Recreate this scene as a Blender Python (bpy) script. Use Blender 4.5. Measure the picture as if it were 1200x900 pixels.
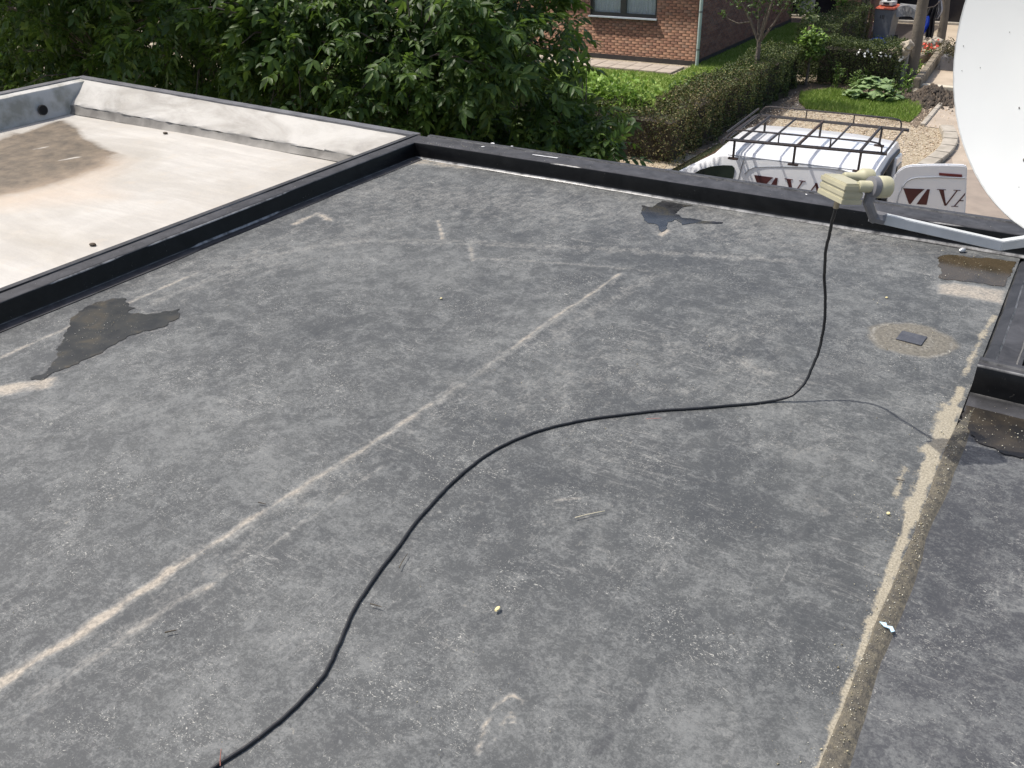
import bpy, bmesh, math, random
import numpy as np
from mathutils import Vector, Matrix
S = bpy.context.scene
for o in list(bpy.data.objects): bpy.data.objects.remove(o, do_unlink=True)
random.seed(7); rng = np.random.default_rng(7)
PI = math.pi

# ------------------------------------------------------------------ camera
H = 4.70            # eye height above the driveway
RZ = 3.0            # level of the black flat roof
F = 1037.0
_A = np.array([780., -628., F]); _A /= np.linalg.norm(_A)
_B = np.array([-1817., -545., F]); _B /= np.linalg.norm(_B)
_B = _B - _A * (_A @ _B); _B /= np.linalg.norm(_B)
_Z = np.cross(-_B, _A)
if _Z[1] > 0: _Z = -_Z
RW = np.array([-_B, _A, _Z])        # rows: world axes seen from the camera (x right, y down, z forward)
CAM = np.array([0., 0., H])
cam_d = bpy.data.cameras.new('camera'); cam = bpy.data.objects.new('camera', cam_d)
S.collection.objects.link(cam); S.camera = cam
cam_d.sensor_fit = 'HORIZONTAL'; cam_d.sensor_width = 36.0
cam_d.lens = 36.0 * F / 1200.0; cam_d.clip_start = 0.05; cam_d.clip_end = 2000
r_, d_, f_ = RW[:, 0], RW[:, 1], RW[:, 2]
Mx = Matrix(((r_[0], -d_[0], -f_[0], 0), (r_[1], -d_[1], -f_[1], 0), (r_[2], -d_[2], -f_[2], H), (0, 0, 0, 1)))
cam.matrix_world = Mx
S.render.resolution_x = 1024; S.render.resolution_y = 768

# ------------------------------------------------------------------ sky and sun
SUNV = Vector((0.56, 0.10, -1.0)).normalized()      # direction the light travels
elev = math.asin(-SUNV.z)
W = bpy.data.worlds.new('World'); S.world = W; W.use_nodes = True
nt = W.node_tree; nt.nodes.clear()
sky = nt.nodes.new('ShaderNodeTexSky'); sky.sky_type = 'NISHITA'; sky.sun_disc = False
sky.sun_elevation = elev; sky.sun_rotation = math.atan2(-SUNV.x, -SUNV.y)
sky.dust_density = 3.5; sky.ozone_density = 0.45
bg = nt.nodes.new('ShaderNodeBackground'); bg.inputs[1].default_value = 0.15
wo = nt.nodes.new('ShaderNodeOutputWorld')
nt.links.new(sky.outputs[0], bg.inputs[0]); nt.links.new(bg.outputs[0], wo.inputs[0])
sd = bpy.data.lights.new('sun', 'SUN'); sd.energy = 3.5; sd.angle = math.radians(0.53); sd.color = (1.0, 0.955, 0.89)
sun = bpy.data.objects.new('sun', sd); S.collection.objects.link(sun)
sun.rotation_euler = SUNV.to_track_quat('-Z', 'Y').to_euler(); sun.location = (-20, -25, 45)
S.view_settings.view_transform = 'Standard'; S.view_settings.look = 'None'
S.view_settings.exposure = 0.32; S.view_settings.gamma = 1.0

# ------------------------------------------------------------------ world positions taken from image pixels
def ray(u, v): return RW @ np.array([u - 600., v - 450., F])
def at(u, v, z=RZ):
    d = ray(u, v); return Vector(CAM + d * ((z - H) / d[2]))
def aty(u, v, y):
    d = ray(u, v); return Vector(CAM + d * (y / d[1]))
def plane_hit(u, v, p, n):
    d = ray(u, v); t = (np.array(p) - CAM) @ np.array(n) / (d @ np.array(n)); return Vector(CAM + d * t)

# ------------------------------------------------------------------ object helpers
def link(o, parent=None):
    S.collection.objects.link(o)
    if parent is not None: o.parent = parent
    return o
def meta(o, label=None, cat=None, group=None, kind=None):
    if label: o['label'] = label
    if cat: o['category'] = cat
    if group: o['group'] = group
    if kind: o['kind'] = kind
    return o
def empty(name, loc=(0, 0, 0), rz=0, **k):
    o = bpy.data.objects.new(name, None); link(o); o.location = loc; o.rotation_euler = (0, 0, rz)
    o.empty_display_size = .1
    return meta(o, **k)
class MB:
    def __init__(s): s.v = []; s.f = []; s.m = []
    def add(s, vs, fs, mi=0):
        n = len(s.v); s.v += [tuple(v) for v in vs]; s.f += [tuple(i + n for i in f) for f in fs]; s.m += [mi] * len(fs); return s
    def box(s, x0, x1, y0, y1, z0, z1, mi=0, T=None):
        vs = [Vector(p) for p in ((x0,y0,z0),(x1,y0,z0),(x1,y1,z0),(x0,y1,z0),(x0,y0,z1),(x1,y0,z1),(x1,y1,z1),(x0,y1,z1))]
        if T is not None: vs = [T @ v for v in vs]
        return s.add(vs, [(0,3,2,1),(4,5,6,7),(0,1,5,4),(1,2,6,5),(2,3,7,6),(3,0,4,7)], mi)
    def tube(s, pts, r, n=8, mi=0, cap=True):
        pts = [Vector(p) for p in pts]; rs = r if isinstance(r, (list, tuple)) else [r] * len(pts)
        vs = []; fs = []; up = None
        for i, p in enumerate(pts):
            t = (pts[min(i+1, len(pts)-1)] - pts[max(i-1, 0)]).normalized()
            if up is None:
                up = Vector((0,0,1)) if abs(t.z) < .9 else Vector((1,0,0))
            a = t.cross(up).normalized(); b = a.cross(t).normalized(); up = b
            for k in range(n):
                th = 2*PI*k/n; vs.append(p + a*math.cos(th)*rs[i] + b*math.sin(th)*rs[i])
        for i in range(len(pts)-1):
            for k in range(n):
                fs.append((i*n+k, i*n+(k+1)%n, (i+1)*n+(k+1)%n, (i+1)*n+k))
        if cap: fs.append(tuple(range(n))); fs.append(tuple(reversed(range((len(pts)-1)*n, len(pts)*n))))
        return s.add(vs, fs, mi)
    def prism(s, poly, ext, mi=0):
        """poly: 3-D points of a planar outline; ext: vector to extrude by"""
        n = len(poly); e = Vector(ext); vs = [Vector(p) for p in poly] + [Vector(p) + e for p in poly]
        fs = [tuple(range(n)), tuple(reversed(range(n, 2*n)))] + [(i, i+n, (i+1)%n+n, (i+1)%n) for i in range(n)]
        return s.add(vs, fs, mi)
    def lathe(s, prof, T, n=20, mi=0):
        vs = []; fs = []
        for (r, z) in prof:
            for k in range(n): vs.append(T @ Vector((r*math.cos(2*PI*k/n), r*math.sin(2*PI*k/n), z)))
        for i in range(len(prof)-1):
            for k in range(n): fs.append((i*n+k, i*n+(k+1)%n, (i+1)*n+(k+1)%n, (i+1)*n+k))
        fs.append(tuple(reversed(range(n)))); fs.append(tuple(range((len(prof)-1)*n, len(prof)*n)))
        return s.add(vs, fs, mi)
    def build(s, name, mats, parent=None, smooth=False, bevel=0, loc=None, fix=True, **k):
        me = bpy.data.meshes.new(name); me.from_pydata(s.v, [], s.f)
        for m in (mats if isinstance(mats, (list, tuple)) else [mats]): me.materials.append(m)
        me.polygons.foreach_set('material_index', s.m)
        if fix or bevel:
            bm = bmesh.new(); bm.from_mesh(me)
            if bevel: bmesh.ops.remove_doubles(bm, verts=bm.verts, dist=1e-5)
            bmesh.ops.recalc_face_normals(bm, faces=bm.faces)
            if bevel: bmesh.ops.bevel(bm, geom=bm.edges[:], offset=bevel, segments=2, affect='EDGES', clamp_overlap=True)
            bm.to_mesh(me); bm.free()
        if smooth:
            me.polygons.foreach_set('use_smooth', [True]*len(me.polygons))
            try: me.set_sharp_from_angle(angle=math.radians(42))
            except Exception: pass
        me.update()
        o = bpy.data.objects.new(name, me); link(o, parent)
        if loc: o.location = loc
        return meta(o, **k)
def mesh_np(name, V, Fq, mat, parent=None, tint=None, smooth=False, **k):
    """V (n,3), Fq (m,4|3) fast mesh"""
    me = bpy.data.meshes.new(name); V = np.asarray(V, dtype=np.float32); Fq = np.asarray(Fq, dtype=np.int32)
    me.vertices.add(len(V)); me.vertices.foreach_set('co', V.ravel())
    m, c = Fq.shape
    me.loops.add(m*c); me.loops.foreach_set('vertex_index', Fq.ravel())
    me.polygons.add(m); me.polygons.foreach_set('loop_start', np.arange(0, m*c, c, dtype=np.int32))
    if smooth: me.polygons.foreach_set('use_smooth', np.ones(m, dtype=bool))
    me.materials.append(mat)
    if tint is not None:
        a = me.attributes.new('tint', 'FLOAT', 'POINT'); a.data.foreach_set('value', np.asarray(tint, dtype=np.float32))
    me.update(calc_edges=True); me.validate()
    o = bpy.data.objects.new(name, me); link(o, parent); return meta(o, **k)

# ------------------------------------------------------------------ materials
def newmat(name):
    m = bpy.data.materials.new(name); m.use_nodes = True; n = m.node_tree; n.nodes.clear()
    out = n.nodes.new('ShaderNodeOutputMaterial'); b = n.nodes.new('ShaderNodeBsdfPrincipled')
    n.links.new(b.outputs[0], out.inputs[0]); return m, n, b, out
class NB:
    """tiny node-building helper"""
    def __init__(s, n): s.n = n; s.co = n.nodes.new('ShaderNodeTexCoord').outputs['Object']
    def lk(s, a, b): s.n.links.new(a, b)
    def setin(s, node, i, v):
        if hasattr(v, 'is_linked'): s.lk(v, node.inputs[i])
        else: node.inputs[i].default_value = v
    def mapping(s, scale=(1,1,1), rot=(0,0,0), co=None):
        m = s.n.nodes.new('ShaderNodeMapping'); s.lk(co or s.co, m.inputs[0]); m.inputs['Scale'].default_value = scale; m.inputs['Rotation'].default_value = rot
        return m.outputs[0]
    def noise(s, scale, det=4, rough=.55, co=None, dist=0):
        t = s.n.nodes.new('ShaderNodeTexNoise'); t.inputs['Scale'].default_value = scale; t.inputs['Detail'].default_value = det
        t.inputs['Roughness'].default_value = rough; t.inputs['Distortion'].default_value = dist
        s.lk(co or s.co, t.inputs['Vector']); return t.outputs[0]
    def voro(s, scale, feature='F1', co=None, out='Distance'):
        t = s.n.nodes.new('ShaderNodeTexVoronoi'); t.inputs['Scale'].default_value = scale; t.feature = feature
        s.lk(co or s.co, t.inputs['Vector']); return t.outputs[out]
    def ramp(s, v, stops):
        r = s.n.nodes.new('ShaderNodeValToRGB'); el = r.color_ramp.elements
        while len(el) < len(stops): el.new(.5)
        for e, (p, c) in zip(el, stops):
            e.position = p; e.color = (c, c, c, 1) if isinstance(c, (int, float)) else (*c, 1)
        s.lk(v, r.inputs[0]); return r.outputs[0]
    def math(s, op, a, b=0.0, c=0.0, clamp=False):
        m = s.n.nodes.new('ShaderNodeMath'); m.operation = op; m.use_clamp = clamp
        s.setin(m, 0, a); s.setin(m, 1, b); s.setin(m, 2, c); return m.outputs[0]
    def mix(s, f, a, b, mode='MIX'):
        m = s.n.nodes.new('ShaderNodeMix'); m.data_type = 'RGBA'; m.blend_type = mode
        s.setin(m, 0, f); s.setin(m, 6, a if hasattr(a, 'is_linked') else (*a, 1)); s.setin(m, 7, b if hasattr(b, 'is_linked') else (*b, 1)); return m.outputs[2]
    def bump(s, h, strength=.3, dist=.01, prev=None):
        b = s.n.nodes.new('ShaderNodeBump'); b.inputs['Strength'].default_value = strength; b.inputs['Distance'].default_value = dist
        s.lk(h, b.inputs['Height'])
        if prev is not None: s.lk(prev, b.inputs['Normal'])
        return b.outputs[0]
    def attr(s, name, out='Fac'):
        a = s.n.nodes.new('ShaderNodeAttribute'); a.attribute_name = name; return a.outputs[out]
def mat(name, c1, c2=None, scale=4, rough=.6, bump=0, bscale=40, metal=0, det=5, stops=(.35, .65), spec=.5, bd=.005, coat=0):
    m, n, b, out = newmat(name); N = NB(n)
    if c2 is None: c2 = tuple(x*.85 for x in c1)
    col = N.ramp(N.noise(scale, det), [(stops[0], c1), (stops[1], c2)])
    N.lk(col, b.inputs['Base Color']); b.inputs['Roughness'].default_value = rough; b.inputs['Metallic'].default_value = metal
    b.inputs['Specular IOR Level'].default_value = spec; b.inputs['Coat Weight'].default_value = coat
    if bump: N.lk(N.bump(N.noise(bscale, 6), bump, bd), b.inputs['Normal'])
    return m
def leafmat(name, dark, mid, light, trans=.3, rough=.45):
    m, n, b, out = newmat(name); N = NB(n)
    col = N.ramp(N.attr('tint'), [(0.0, dark), (.55, mid), (1.0, light)])
    N.lk(col, b.inputs['Base Color']); b.inputs['Roughness'].default_value = rough; b.inputs['Specular IOR Level'].default_value = .35
    t = n.nodes.new('ShaderNodeBsdfTranslucent'); tc = N.mix(.5, col, (.35, .55, .05), 'MIX')
    tm = N.mix(.65, tc, col); N.lk(tm, t.inputs[0])
    mx = n.nodes.new('ShaderNodeMixShader'); mx.inputs[0].default_value = trans
    N.lk(b.outputs[0], mx.inputs[1]); N.lk(t.outputs[0], mx.inputs[2]); N.lk(mx.outputs[0], out.inputs[0])
    return m

# weathered roofing rubber; 'dust' 'sand' 'smudge' hold deposits, painted sheen and shadow marks
def membrane_mat(name, base0, base1, use_attr=True, white=1.0):
    m, n, b, out = newmat(name); N = NB(n)
    big = N.noise(1.1, 5, .6, dist=.3); wob = N.noise(3.4, 6, .62, dist=.5); mid = N.noise(13, 7, .68, dist=.7)
    base = N.ramp(N.math('MULTIPLY_ADD', big, .5, N.math('MULTIPLY', wob, .5)), [(.36, base0), (.64, base1)])
    # pale bloom: fine grain whose density follows larger patches
    dens = N.math('ADD', N.math('MULTIPLY', big, .36), N.math('ADD', N.math('MULTIPLY', wob, .45), N.math('MULTIPLY', mid, 1.0)))
    dens = N.math('MULTIPLY_ADD', dens, 1.0, -.890)
    g1 = N.noise(64, 6, .72, dist=.8, co=N.mapping((1, 1.25, 1), (0, 0, .5))); g2 = N.noise(190, 4, .7)
    gr = N.math('ADD', N.math('MULTIPLY', g1, .62), N.math('MULTIPLY', g2, .38))
    b1_ = N.ramp(N.math('MULTIPLY_ADD', dens, .62, gr), [(.46, 0.), (.66, .78*white)])
    base = N.mix(b1_, base, (.176, .181, .176))
    # wiped and scuffed smears
    c1 = N.mapping((5, 42, 6), (0, 0, .75)); c2 = N.mapping((40, 6, 6), (0, 0, .35)); c3 = N.mapping((3, 22, 4), (0, 0, -.35))
    patch = N.ramp(N.noise(2.6, 5, .6, dist=.5), [(.48, 0.), (.62, 1.)])
    s1 = N.math('MULTIPLY', N.ramp(N.noise(1, 7, .7, co=c1, dist=1.2), [(.54, 0.), (.68, 1.)]), patch)
    s2 = N.math('MULTIPLY', N.ramp(N.noise(1, 7, .7, co=c2, dist=1.2), [(.55, 0.), (.70, 1.)]), N.ramp(N.noise(2.0, 5, .6, co=N.mapping((1,1,1), (0,0,2))), [(.48, 0.), (.62, 1.)]))
    sc = N.math('MULTIPLY', N.math('ADD', s1, s2, clamp=True), N.ramp(gr, [(.40, .15), (.58, 1.)]))
    base = N.mix(N.math('MULTIPLY', sc, .62*white), base, (.30, .295, .275))
    # crisp flecks in loose clusters
    cl = N.ramp(N.noise(3.6, 6, .7, co=N.mapping((1,1,1), (0,0,4.1))), [(.47, 0.), (.62, 1.)])
    fl = N.ramp(N.noise(150, 3, .6, dist=1.4), [(.63, 0.), (.68, 1.)])
    fl2 = N.ramp(N.noise(48, 5, .66, dist=2.2, co=N.mapping((1, 1.8, 1), (0, 0, .6))), [(.61, 0.), (.67, 1.)])
    fle = N.math('MULTIPLY', N.math('MAXIMUM', fl, fl2), N.math('ADD', cl, .12), clamp=True)
    base = N.mix(N.math('MULTIPLY', fle, .78*white), base, (.50, .49, .44))
    dk = N.ramp(N.noise(9, 7, .7, dist=.8, co=N.mapping((1,1,1), (0,0,1.3))), [(.56, 0.), (.70, .55)])
    base = N.mix(dk, base, (.042, .045, .049))
    hair = N.math('MULTIPLY', N.ramp(N.noise(1, 3, .5, co=N.mapping((2.2, 190, 2), (0, 0, .62)), dist=.3), [(.70, 0.), (.74, 1.)]), N.ramp(N.noise(1.9, 3), [(.5, 0.), (.6, .8)]))
    base = N.mix(N.math('MULTIPLY', hair, .5*white), base, (.4, .39, .36))
    rough = N.math('ADD', N.math('MULTIPLY', wob, .22), .52)
    if use_attr:
        nA = N.noise(17, 9, .74, dist=.7); nB = N.noise(75, 5, .7, dist=.4, co=N.mapping((1, 1, 1), (0, 0, .5)))
        nS = N.noise(1, 7, .7, co=N.mapping((75, 7, 5), (0, 0, -.12)), dist=.5)
        mixn = N.math('ADD', N.math('ADD', N.math('MULTIPLY', nA, .45), N.math('MULTIPLY', nB, .30)), N.math('MULTIPLY', nS, .25))
        gn = N.math('MULTIPLY_ADD', mixn, 3.6, -1.30)                # spread to about 0..1
        def dep(ch, soft, k=1.0, g=gn):
            v = N.attr(ch); v = N.math('ADD', N.math('MULTIPLY', v, 1.35), g)    # deposit shows where thickness beats the grain
            return N.ramp(N.math('SUBTRACT', v, .85), [(0.0, 0.), (soft, k)])
        base = N.mix(dep('smudge', .75, .60), base, (.040, .042, .046))
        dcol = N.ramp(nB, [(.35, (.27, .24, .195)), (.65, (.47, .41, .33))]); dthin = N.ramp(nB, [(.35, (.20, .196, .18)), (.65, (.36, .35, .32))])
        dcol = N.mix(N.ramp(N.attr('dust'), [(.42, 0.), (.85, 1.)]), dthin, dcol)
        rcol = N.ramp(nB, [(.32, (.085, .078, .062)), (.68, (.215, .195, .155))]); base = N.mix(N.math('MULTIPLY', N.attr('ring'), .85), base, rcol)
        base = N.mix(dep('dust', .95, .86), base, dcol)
        sandc = N.ramp(N.noise(170, 3, .6), [(.35, (.24, .212, .155)), (.65, (.43, .385, .29))])
        base = N.mix(dep('sand', .42, .82), base, sandc)
    N.lk(base, b.inputs['Base Color']); N.lk(rough, b.inputs['Roughness']); b.inputs['Specular IOR Level'].default_value = .30
    bm1 = N.bump(N.noise(3.0, 3, .5), .35, .03); bm2 = N.bump(mid, .35, .003, bm1); bm3 = N.bump(N.noise(160, 3), .35, .0012, bm2)
    N.lk(bm3, b.inputs['Normal']); return m
MEM = membrane_mat('weathered_grey_rubber', (.052, .0555, .0580), (.084, .088, .087))
MEM2 = membrane_mat('weathered_dark_rubber', (.040, .042, .047), (.070, .072, .076), use_attr=False, white=.8)
def black_rubber():
    m, n, b, out = newmat('black_rubber'); N = NB(n)
    d = N.ramp(N.noise(7, 8, .7, dist=.5), [(.40, (.004, .004, .0045)), (.78, (.012, .012, .0125))])
    fl = N.math('MULTIPLY', N.ramp(N.noise(90, 4, .65, dist=1), [(.66, 0.), (.73, .5)]), N.ramp(N.noise(5, 4), [(.45, 0.), (.6, 1.)]))
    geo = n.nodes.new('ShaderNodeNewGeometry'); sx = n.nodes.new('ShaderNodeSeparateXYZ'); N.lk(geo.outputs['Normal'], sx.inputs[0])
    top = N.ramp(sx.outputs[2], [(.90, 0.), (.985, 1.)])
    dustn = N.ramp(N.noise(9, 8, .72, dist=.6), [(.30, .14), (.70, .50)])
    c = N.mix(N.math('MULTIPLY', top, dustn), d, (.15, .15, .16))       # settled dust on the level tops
    fold_glint = N.math('MULTIPLY', N.ramp(sx.outputs[2], [(.36, 0.), (.56, 1.), (.80, .9), (.93, 0.)]), N.ramp(N.noise(14, 6, .7), [(.34, .15), (.60, .95)]))
    c = N.mix(fold_glint, c, (.38, .375, .365))                                # sunlit highlight painted pale along the folds
    c = N.mix(fl, c, (.35, .33, .29))
    N.lk(c, b.inputs['Base Color']); N.lk(N.math('MULTIPLY_ADD', top, .25, .30), b.inputs['Roughness'])
    b.inputs['Specular IOR Level'].default_value = .20
    N.lk(N.bump(N.noise(6, 4, .5), .25, .010, N.bump(N.noise(60, 4), .10, .002)), b.inputs['Normal']); return m
BLK = black_rubber()
def white_roof_mat(attr=True):
    m, n, b, out = newmat('aged_white_membrane'); N = NB(n)
    c = N.ramp(N.noise(1.3, 6, .6, dist=.5), [(.30, (.38, .35, .30)), (.62, (.50, .475, .43))])
    st = N.ramp(N.noise(1, 6, .65, co=N.mapping((1.2, 9, 3), (0, 0, .5)), dist=.6), [(.42, .35), (.60, 0.)])
    c = N.mix(st, c, (.33, .31, .28))
    c = N.mix(N.ramp(N.noise(5.5, 7, .7), [(.56, 0.), (.72, .5)]), c, (.48, .42, .34))
    if attr:
        e = N.math('SUBTRACT', N.noise(7, 7, .7, dist=.5), .5)
        v = N.attr('smudge'); v = N.math('MULTIPLY_ADD', e, N.math('MULTIPLY', v, 1.5), v)
        mud = N.ramp(N.noise(9, 8, .7), [(.35, (.055, .040, .025)), (.68, (.18, .135, .088))])
        c = N.mix(N.ramp(v, [(.15, 0.), (.42, .93)]), c, mud)
        v2 = N.attr('dust'); v2 = N.math('MULTIPLY_ADD', e, N.math('MULTIPLY', v2, 1.3), v2)
        c = N.mix(N.ramp(v2, [(.1, 0.), (.8, .6)]), c, (.52, .40, .29))
    N.lk(c, b.inputs['Base Color']); b.inputs['Roughness'].default_value = .55
    N.lk(N.bump(N.noise(4, 5), .4, .03, N.bump(N.noise(80, 4), .2, .002)), b.inputs['Normal']); return m
WHT = white_roof_mat(True)
def wall_white():
    m, n, b, out = newmat('grimy_white_upstand'); N = NB(n)
    c = N.ramp(N.noise(1, 6, .65, co=N.mapping((1.5, 1.5, 7)), dist=.8), [(.34, (.24, .225, .20)), (.60, (.39, .375, .345))])
    c = N.mix(N.ramp(N.noise(6, 7, .7), [(.55, 0.), (.75, .45)]), c, (.30, .28, .23))
    N.lk(c, b.inputs['Base Color']); b.inputs['Roughness'].default_value = .6
    N.lk(N.bump(N.noise(5, 5), .5, .03), b.inputs['Normal']); return m
WHW = wall_white(); WHB = mat('shaded_grey_band', (.26,.245,.22), (.15,.14,.125), 5, .8, .5, 12, stops=(.4,.62)); WHS = mat('mottled_grey_upstand', (.46,.45,.42), (.27,.265,.225), 4.5, .8, .5, 10, det=8, stops=(.42,.60))
TRIM = mat('grey_metal_trim', (.20, .20, .21), (.13, .13, .14), 6, .45, metal=.3)
CONC = mat('grey_concrete_wall', (.36, .34, .31), (.26, .245, .22), 3, .85, .4, 30)

# ------------------------------------------------------------------ sheet deposits, painted sheen and shadow marks
def seg_dist(X, Y, pts):
    d = np.full(X.shape, 1e9)
    for (x0, y0), (x1, y1) in zip(pts[:-1], pts[1:]):
        vx, vy = x1-x0, y1-y0; L = vx*vx+vy*vy+1e-12
        t = np.clip(((X-x0)*vx+(Y-y0)*vy)/L, 0, 1)
        d = np.minimum(d, np.hypot(X-x0-t*vx, Y-y0-t*vy))
    return d
def poly_sd(X, Y, pts):
    P = list(pts)+[pts[0]]; d = seg_dist(X, Y, P); ins = np.zeros(X.shape, bool)
    for (x0, y0), (x1, y1) in zip(P[:-1], P[1:]):
        c = ((y0 > Y) != (y1 > Y)) & (X < (x1-x0)*(Y-y0)/(y1-y0+1e-12)+x0); ins ^= c
    return np.where(ins, -d, d)
def rp(l, z=RZ): return [tuple(at(u, v, z)[:2]) for u, v in l]
def grid_sheet(name, x0, x1, y0, y1, z, step, mat_, chan, zf=None, parent=None, **k):
    xs = np.linspace(x0, x1, max(2, int((x1-x0)/step)+1)); ys = np.linspace(y0, y1, max(2, int((y1-y0)/step)+1))
    X, Y = np.meshgrid(xs, ys); Zs = np.full(X.shape, z) + (zf(X, Y) if zf else 0)
    V = np.stack([X.ravel(), Y.ravel(), Zs.ravel()], 1); nx, ny = len(xs), len(ys)
    i = (np.arange(ny-1)[:, None]*nx + np.arange(nx-1)[None, :]).ravel()
    o = mesh_np(name, V, np.stack([i, i+1, i+nx+1, i+nx], 1), mat_, parent, smooth=True, **k)
    for ch, fn in chan.items():
        a = o.data.attributes.new(ch, 'FLOAT', 'POINT'); a.data.foreach_set('value', fn(X, Y).ravel().astype(np.float32))
    return o
def strokes(lst, z=RZ):
    def fn(X, Y):
        A = np.zeros(X.shape)
        for pts, w, s in lst:
            q = rp(pts, z); e = w*.35*(np.sin(X*37+Y*23)+np.sin(X*71-Y*53+2))*.5
            d = np.maximum(0, seg_dist(X, Y, q)+e); A = np.maximum(A, s*(.62*np.exp(-(d/w)**2)+.38*np.exp(-d/(w*1.1))))
        return A
    return fn
dust_sheen_l = [
 ([(-20,815),(40,775),(100,738),(150,703),(200,668)], .024, 1.0), ([(200,668),(250,637),(290,610),(330,585)], .018, .78),
 ([(330,585),(360,566),(420,530),(480,490),(505,473)], .019, .74), ([(505,473),(560,436),(600,408)], .012, .50), ([(600,408),(650,372),(700,340),(725,322)], .014, .78), ([(-20,820),(100,742),(200,670),(330,588),(480,492),(600,410),(725,325)], .045, .46),
 ([(90,785),(130,757),(170,728),(215,700),(245,684)], .024, .58), ([(245,684),(300,650),(380,595),(450,545)], .014, .48), ([(-20,850),(60,800),(200,700),(420,540),(560,446)], .10, .32),
 ([(770,322),(740,338),(700,362),(640,402)], .055, .42), ([(640,402),(560,455)], .05, .2),
 ([(180,355),(240,330),(300,303),(370,288),(440,281),(520,281),(620,287),(760,296),(930,306)], .05, .46),
 ([(470,284),(560,286),(650,292)], .014, .5), ([(560,302),(680,310),(760,318)], .02, .5),
 ([(513,258),(516,268),(518,279)], .016, .9), ([(551,287),(554,305)], .018, .65),
 ([(297,292),(303,302)], .02, .55), ([(285,308),(291,298),(320,282),(352,266)], .03, .45), ([(345,262),(372,250),(388,258)], .03, .8),
 ([(-10,424),(60,393),(135,362),(230,320)], .018, .75), ([(-30,462),(20,455),(50,450)], .055, 1.0),
 ([(497,188),(560,197.5),(620,206),(700,219.5)], .014, 1.0), ([(700,219.5),(800,236.5),(900,252),(1000,270)], .009, .9), ([(425,208),(450,199),(490,190),(540,196)], .05, .75),
 ([(775,276),(782,270)], .025, .9), ([(672,280),(690,283)], .02, .5), ([(850,282),(885,280)], .025, .45),
 ([(820,300),(900,305),(960,310)], .03, .3), ([(870,425),(905,440)], .05, .5), ([(860,300),(930,296),(1040,300)], .05, .35), ([(1040,298),(1100,296)], .03, .4),
 ([(880,520),(960,530)], .06, .34), ([(930,590),(1010,600)], .05, .28), ([(690,605),(672,609)], .004, .8), ([(650,585),(680,583)], .01, .6),
 ([(395,545),(420,560)], .05, .25), ([(720,455),(810,460)], .09, .33), ([(840,475),(860,440),(900,380)], .08, .22), ([(36,446),(66,426),(84,374),(112,355),(147,350),(172,368),(211,362),(195,384),(150,397),(92,430),(48,449)], .014, .42), ([(750,240),(758,264),(774,275),(800,266),(850,264)], .010, .4),
 ([(560,880),(568,850),(580,826),(600,813),(612,822)], .008, .9), ([(585,850),(598,830),(604,848)], .006, .8), ([(578,868),(592,846)], .006, .75),
 ([(240,690),(262,672)], .006, .9), ([(310,560),(347,540)], .003, .5),
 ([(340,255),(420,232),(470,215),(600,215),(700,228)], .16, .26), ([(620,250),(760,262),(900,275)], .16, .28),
 ([(430,225),(620,240),(820,258),(980,275)], .45, .42), ([(200,330),(330,300),(480,250)], .38, .34), ([(620,470),(740,420),(860,400)], .3, .3), ([(-20,620),(150,560)], .35, .12),  # broad far strokes lighten the sheet for its grazing sheen
 ([(560,760),(520,850),(420,880)], .30, .12), ([(650,740),(700,800)], .25, .14), ([(100,770),(180,820),(100,880)], .30, .16), ([(830,420),(920,450)], .18, .3), ([(560,600),(700,590),(760,560)], .30, .18),
]
sand_l = [
 ([(958,905),(985,835),(1003,780),(1022,730)], .010, .70), ([(1022,730),(1050,655),(1068,605)], .013, .85), ([(1068,605),(1084,560),(1096,528)], .020, 1.0),
 ([(1096,528),(1108,500),(1116,478)], .032, 1.0), ([(1116,478),(1126,455)], .014, .8), ([(1060,545),(1050,580)], .012, .45),
 ([(1130,440),(1150,395),(1165,370)], .014, .5), ([(1045,700),(1030,740)], .01, .5)]
_pc = rp([(1068, 398)])[0]
def sand_fn(X, Y):
    A = strokes(sand_l)(X, Y)*1.12
    d = np.hypot(X-_pc[0], (Y-_pc[1])*1.0); ang = np.arctan2(Y-_pc[1], X-_pc[0])
    R0 = .150 + .012*np.sin(2*ang+1) + .008*np.sin(5*ang)
    return A
_rect = rp([(1097,333),(1118,331),(1180,340),(1176,357),(1140,351),(1098,345)])
def ring_fn(X, Y):
    d = np.hypot(X-_pc[0], Y-_pc[1]); a = np.arctan2(Y-_pc[1], X-_pc[0]); R0 = .158+.010*np.sin(2*a+1)+.006*np.sin(5*a)+.004*np.sin(11*a)
    return 1/(1+np.exp((d-R0)/.004))
def dust_sheen_fn(X, Y):
    A = strokes(dust_sheen_l)(X, Y); sdp = poly_sd(X, Y, _rect); dr = np.hypot(X-_pc[0], Y-_pc[1]); A = np.maximum(A, .50*np.exp(-((dr-.150)/.010)**2)+.30*np.exp(-((dr-.075)/.03)**2)); return np.maximum(A, .80/(1+np.exp(sdp/.008)))
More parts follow.
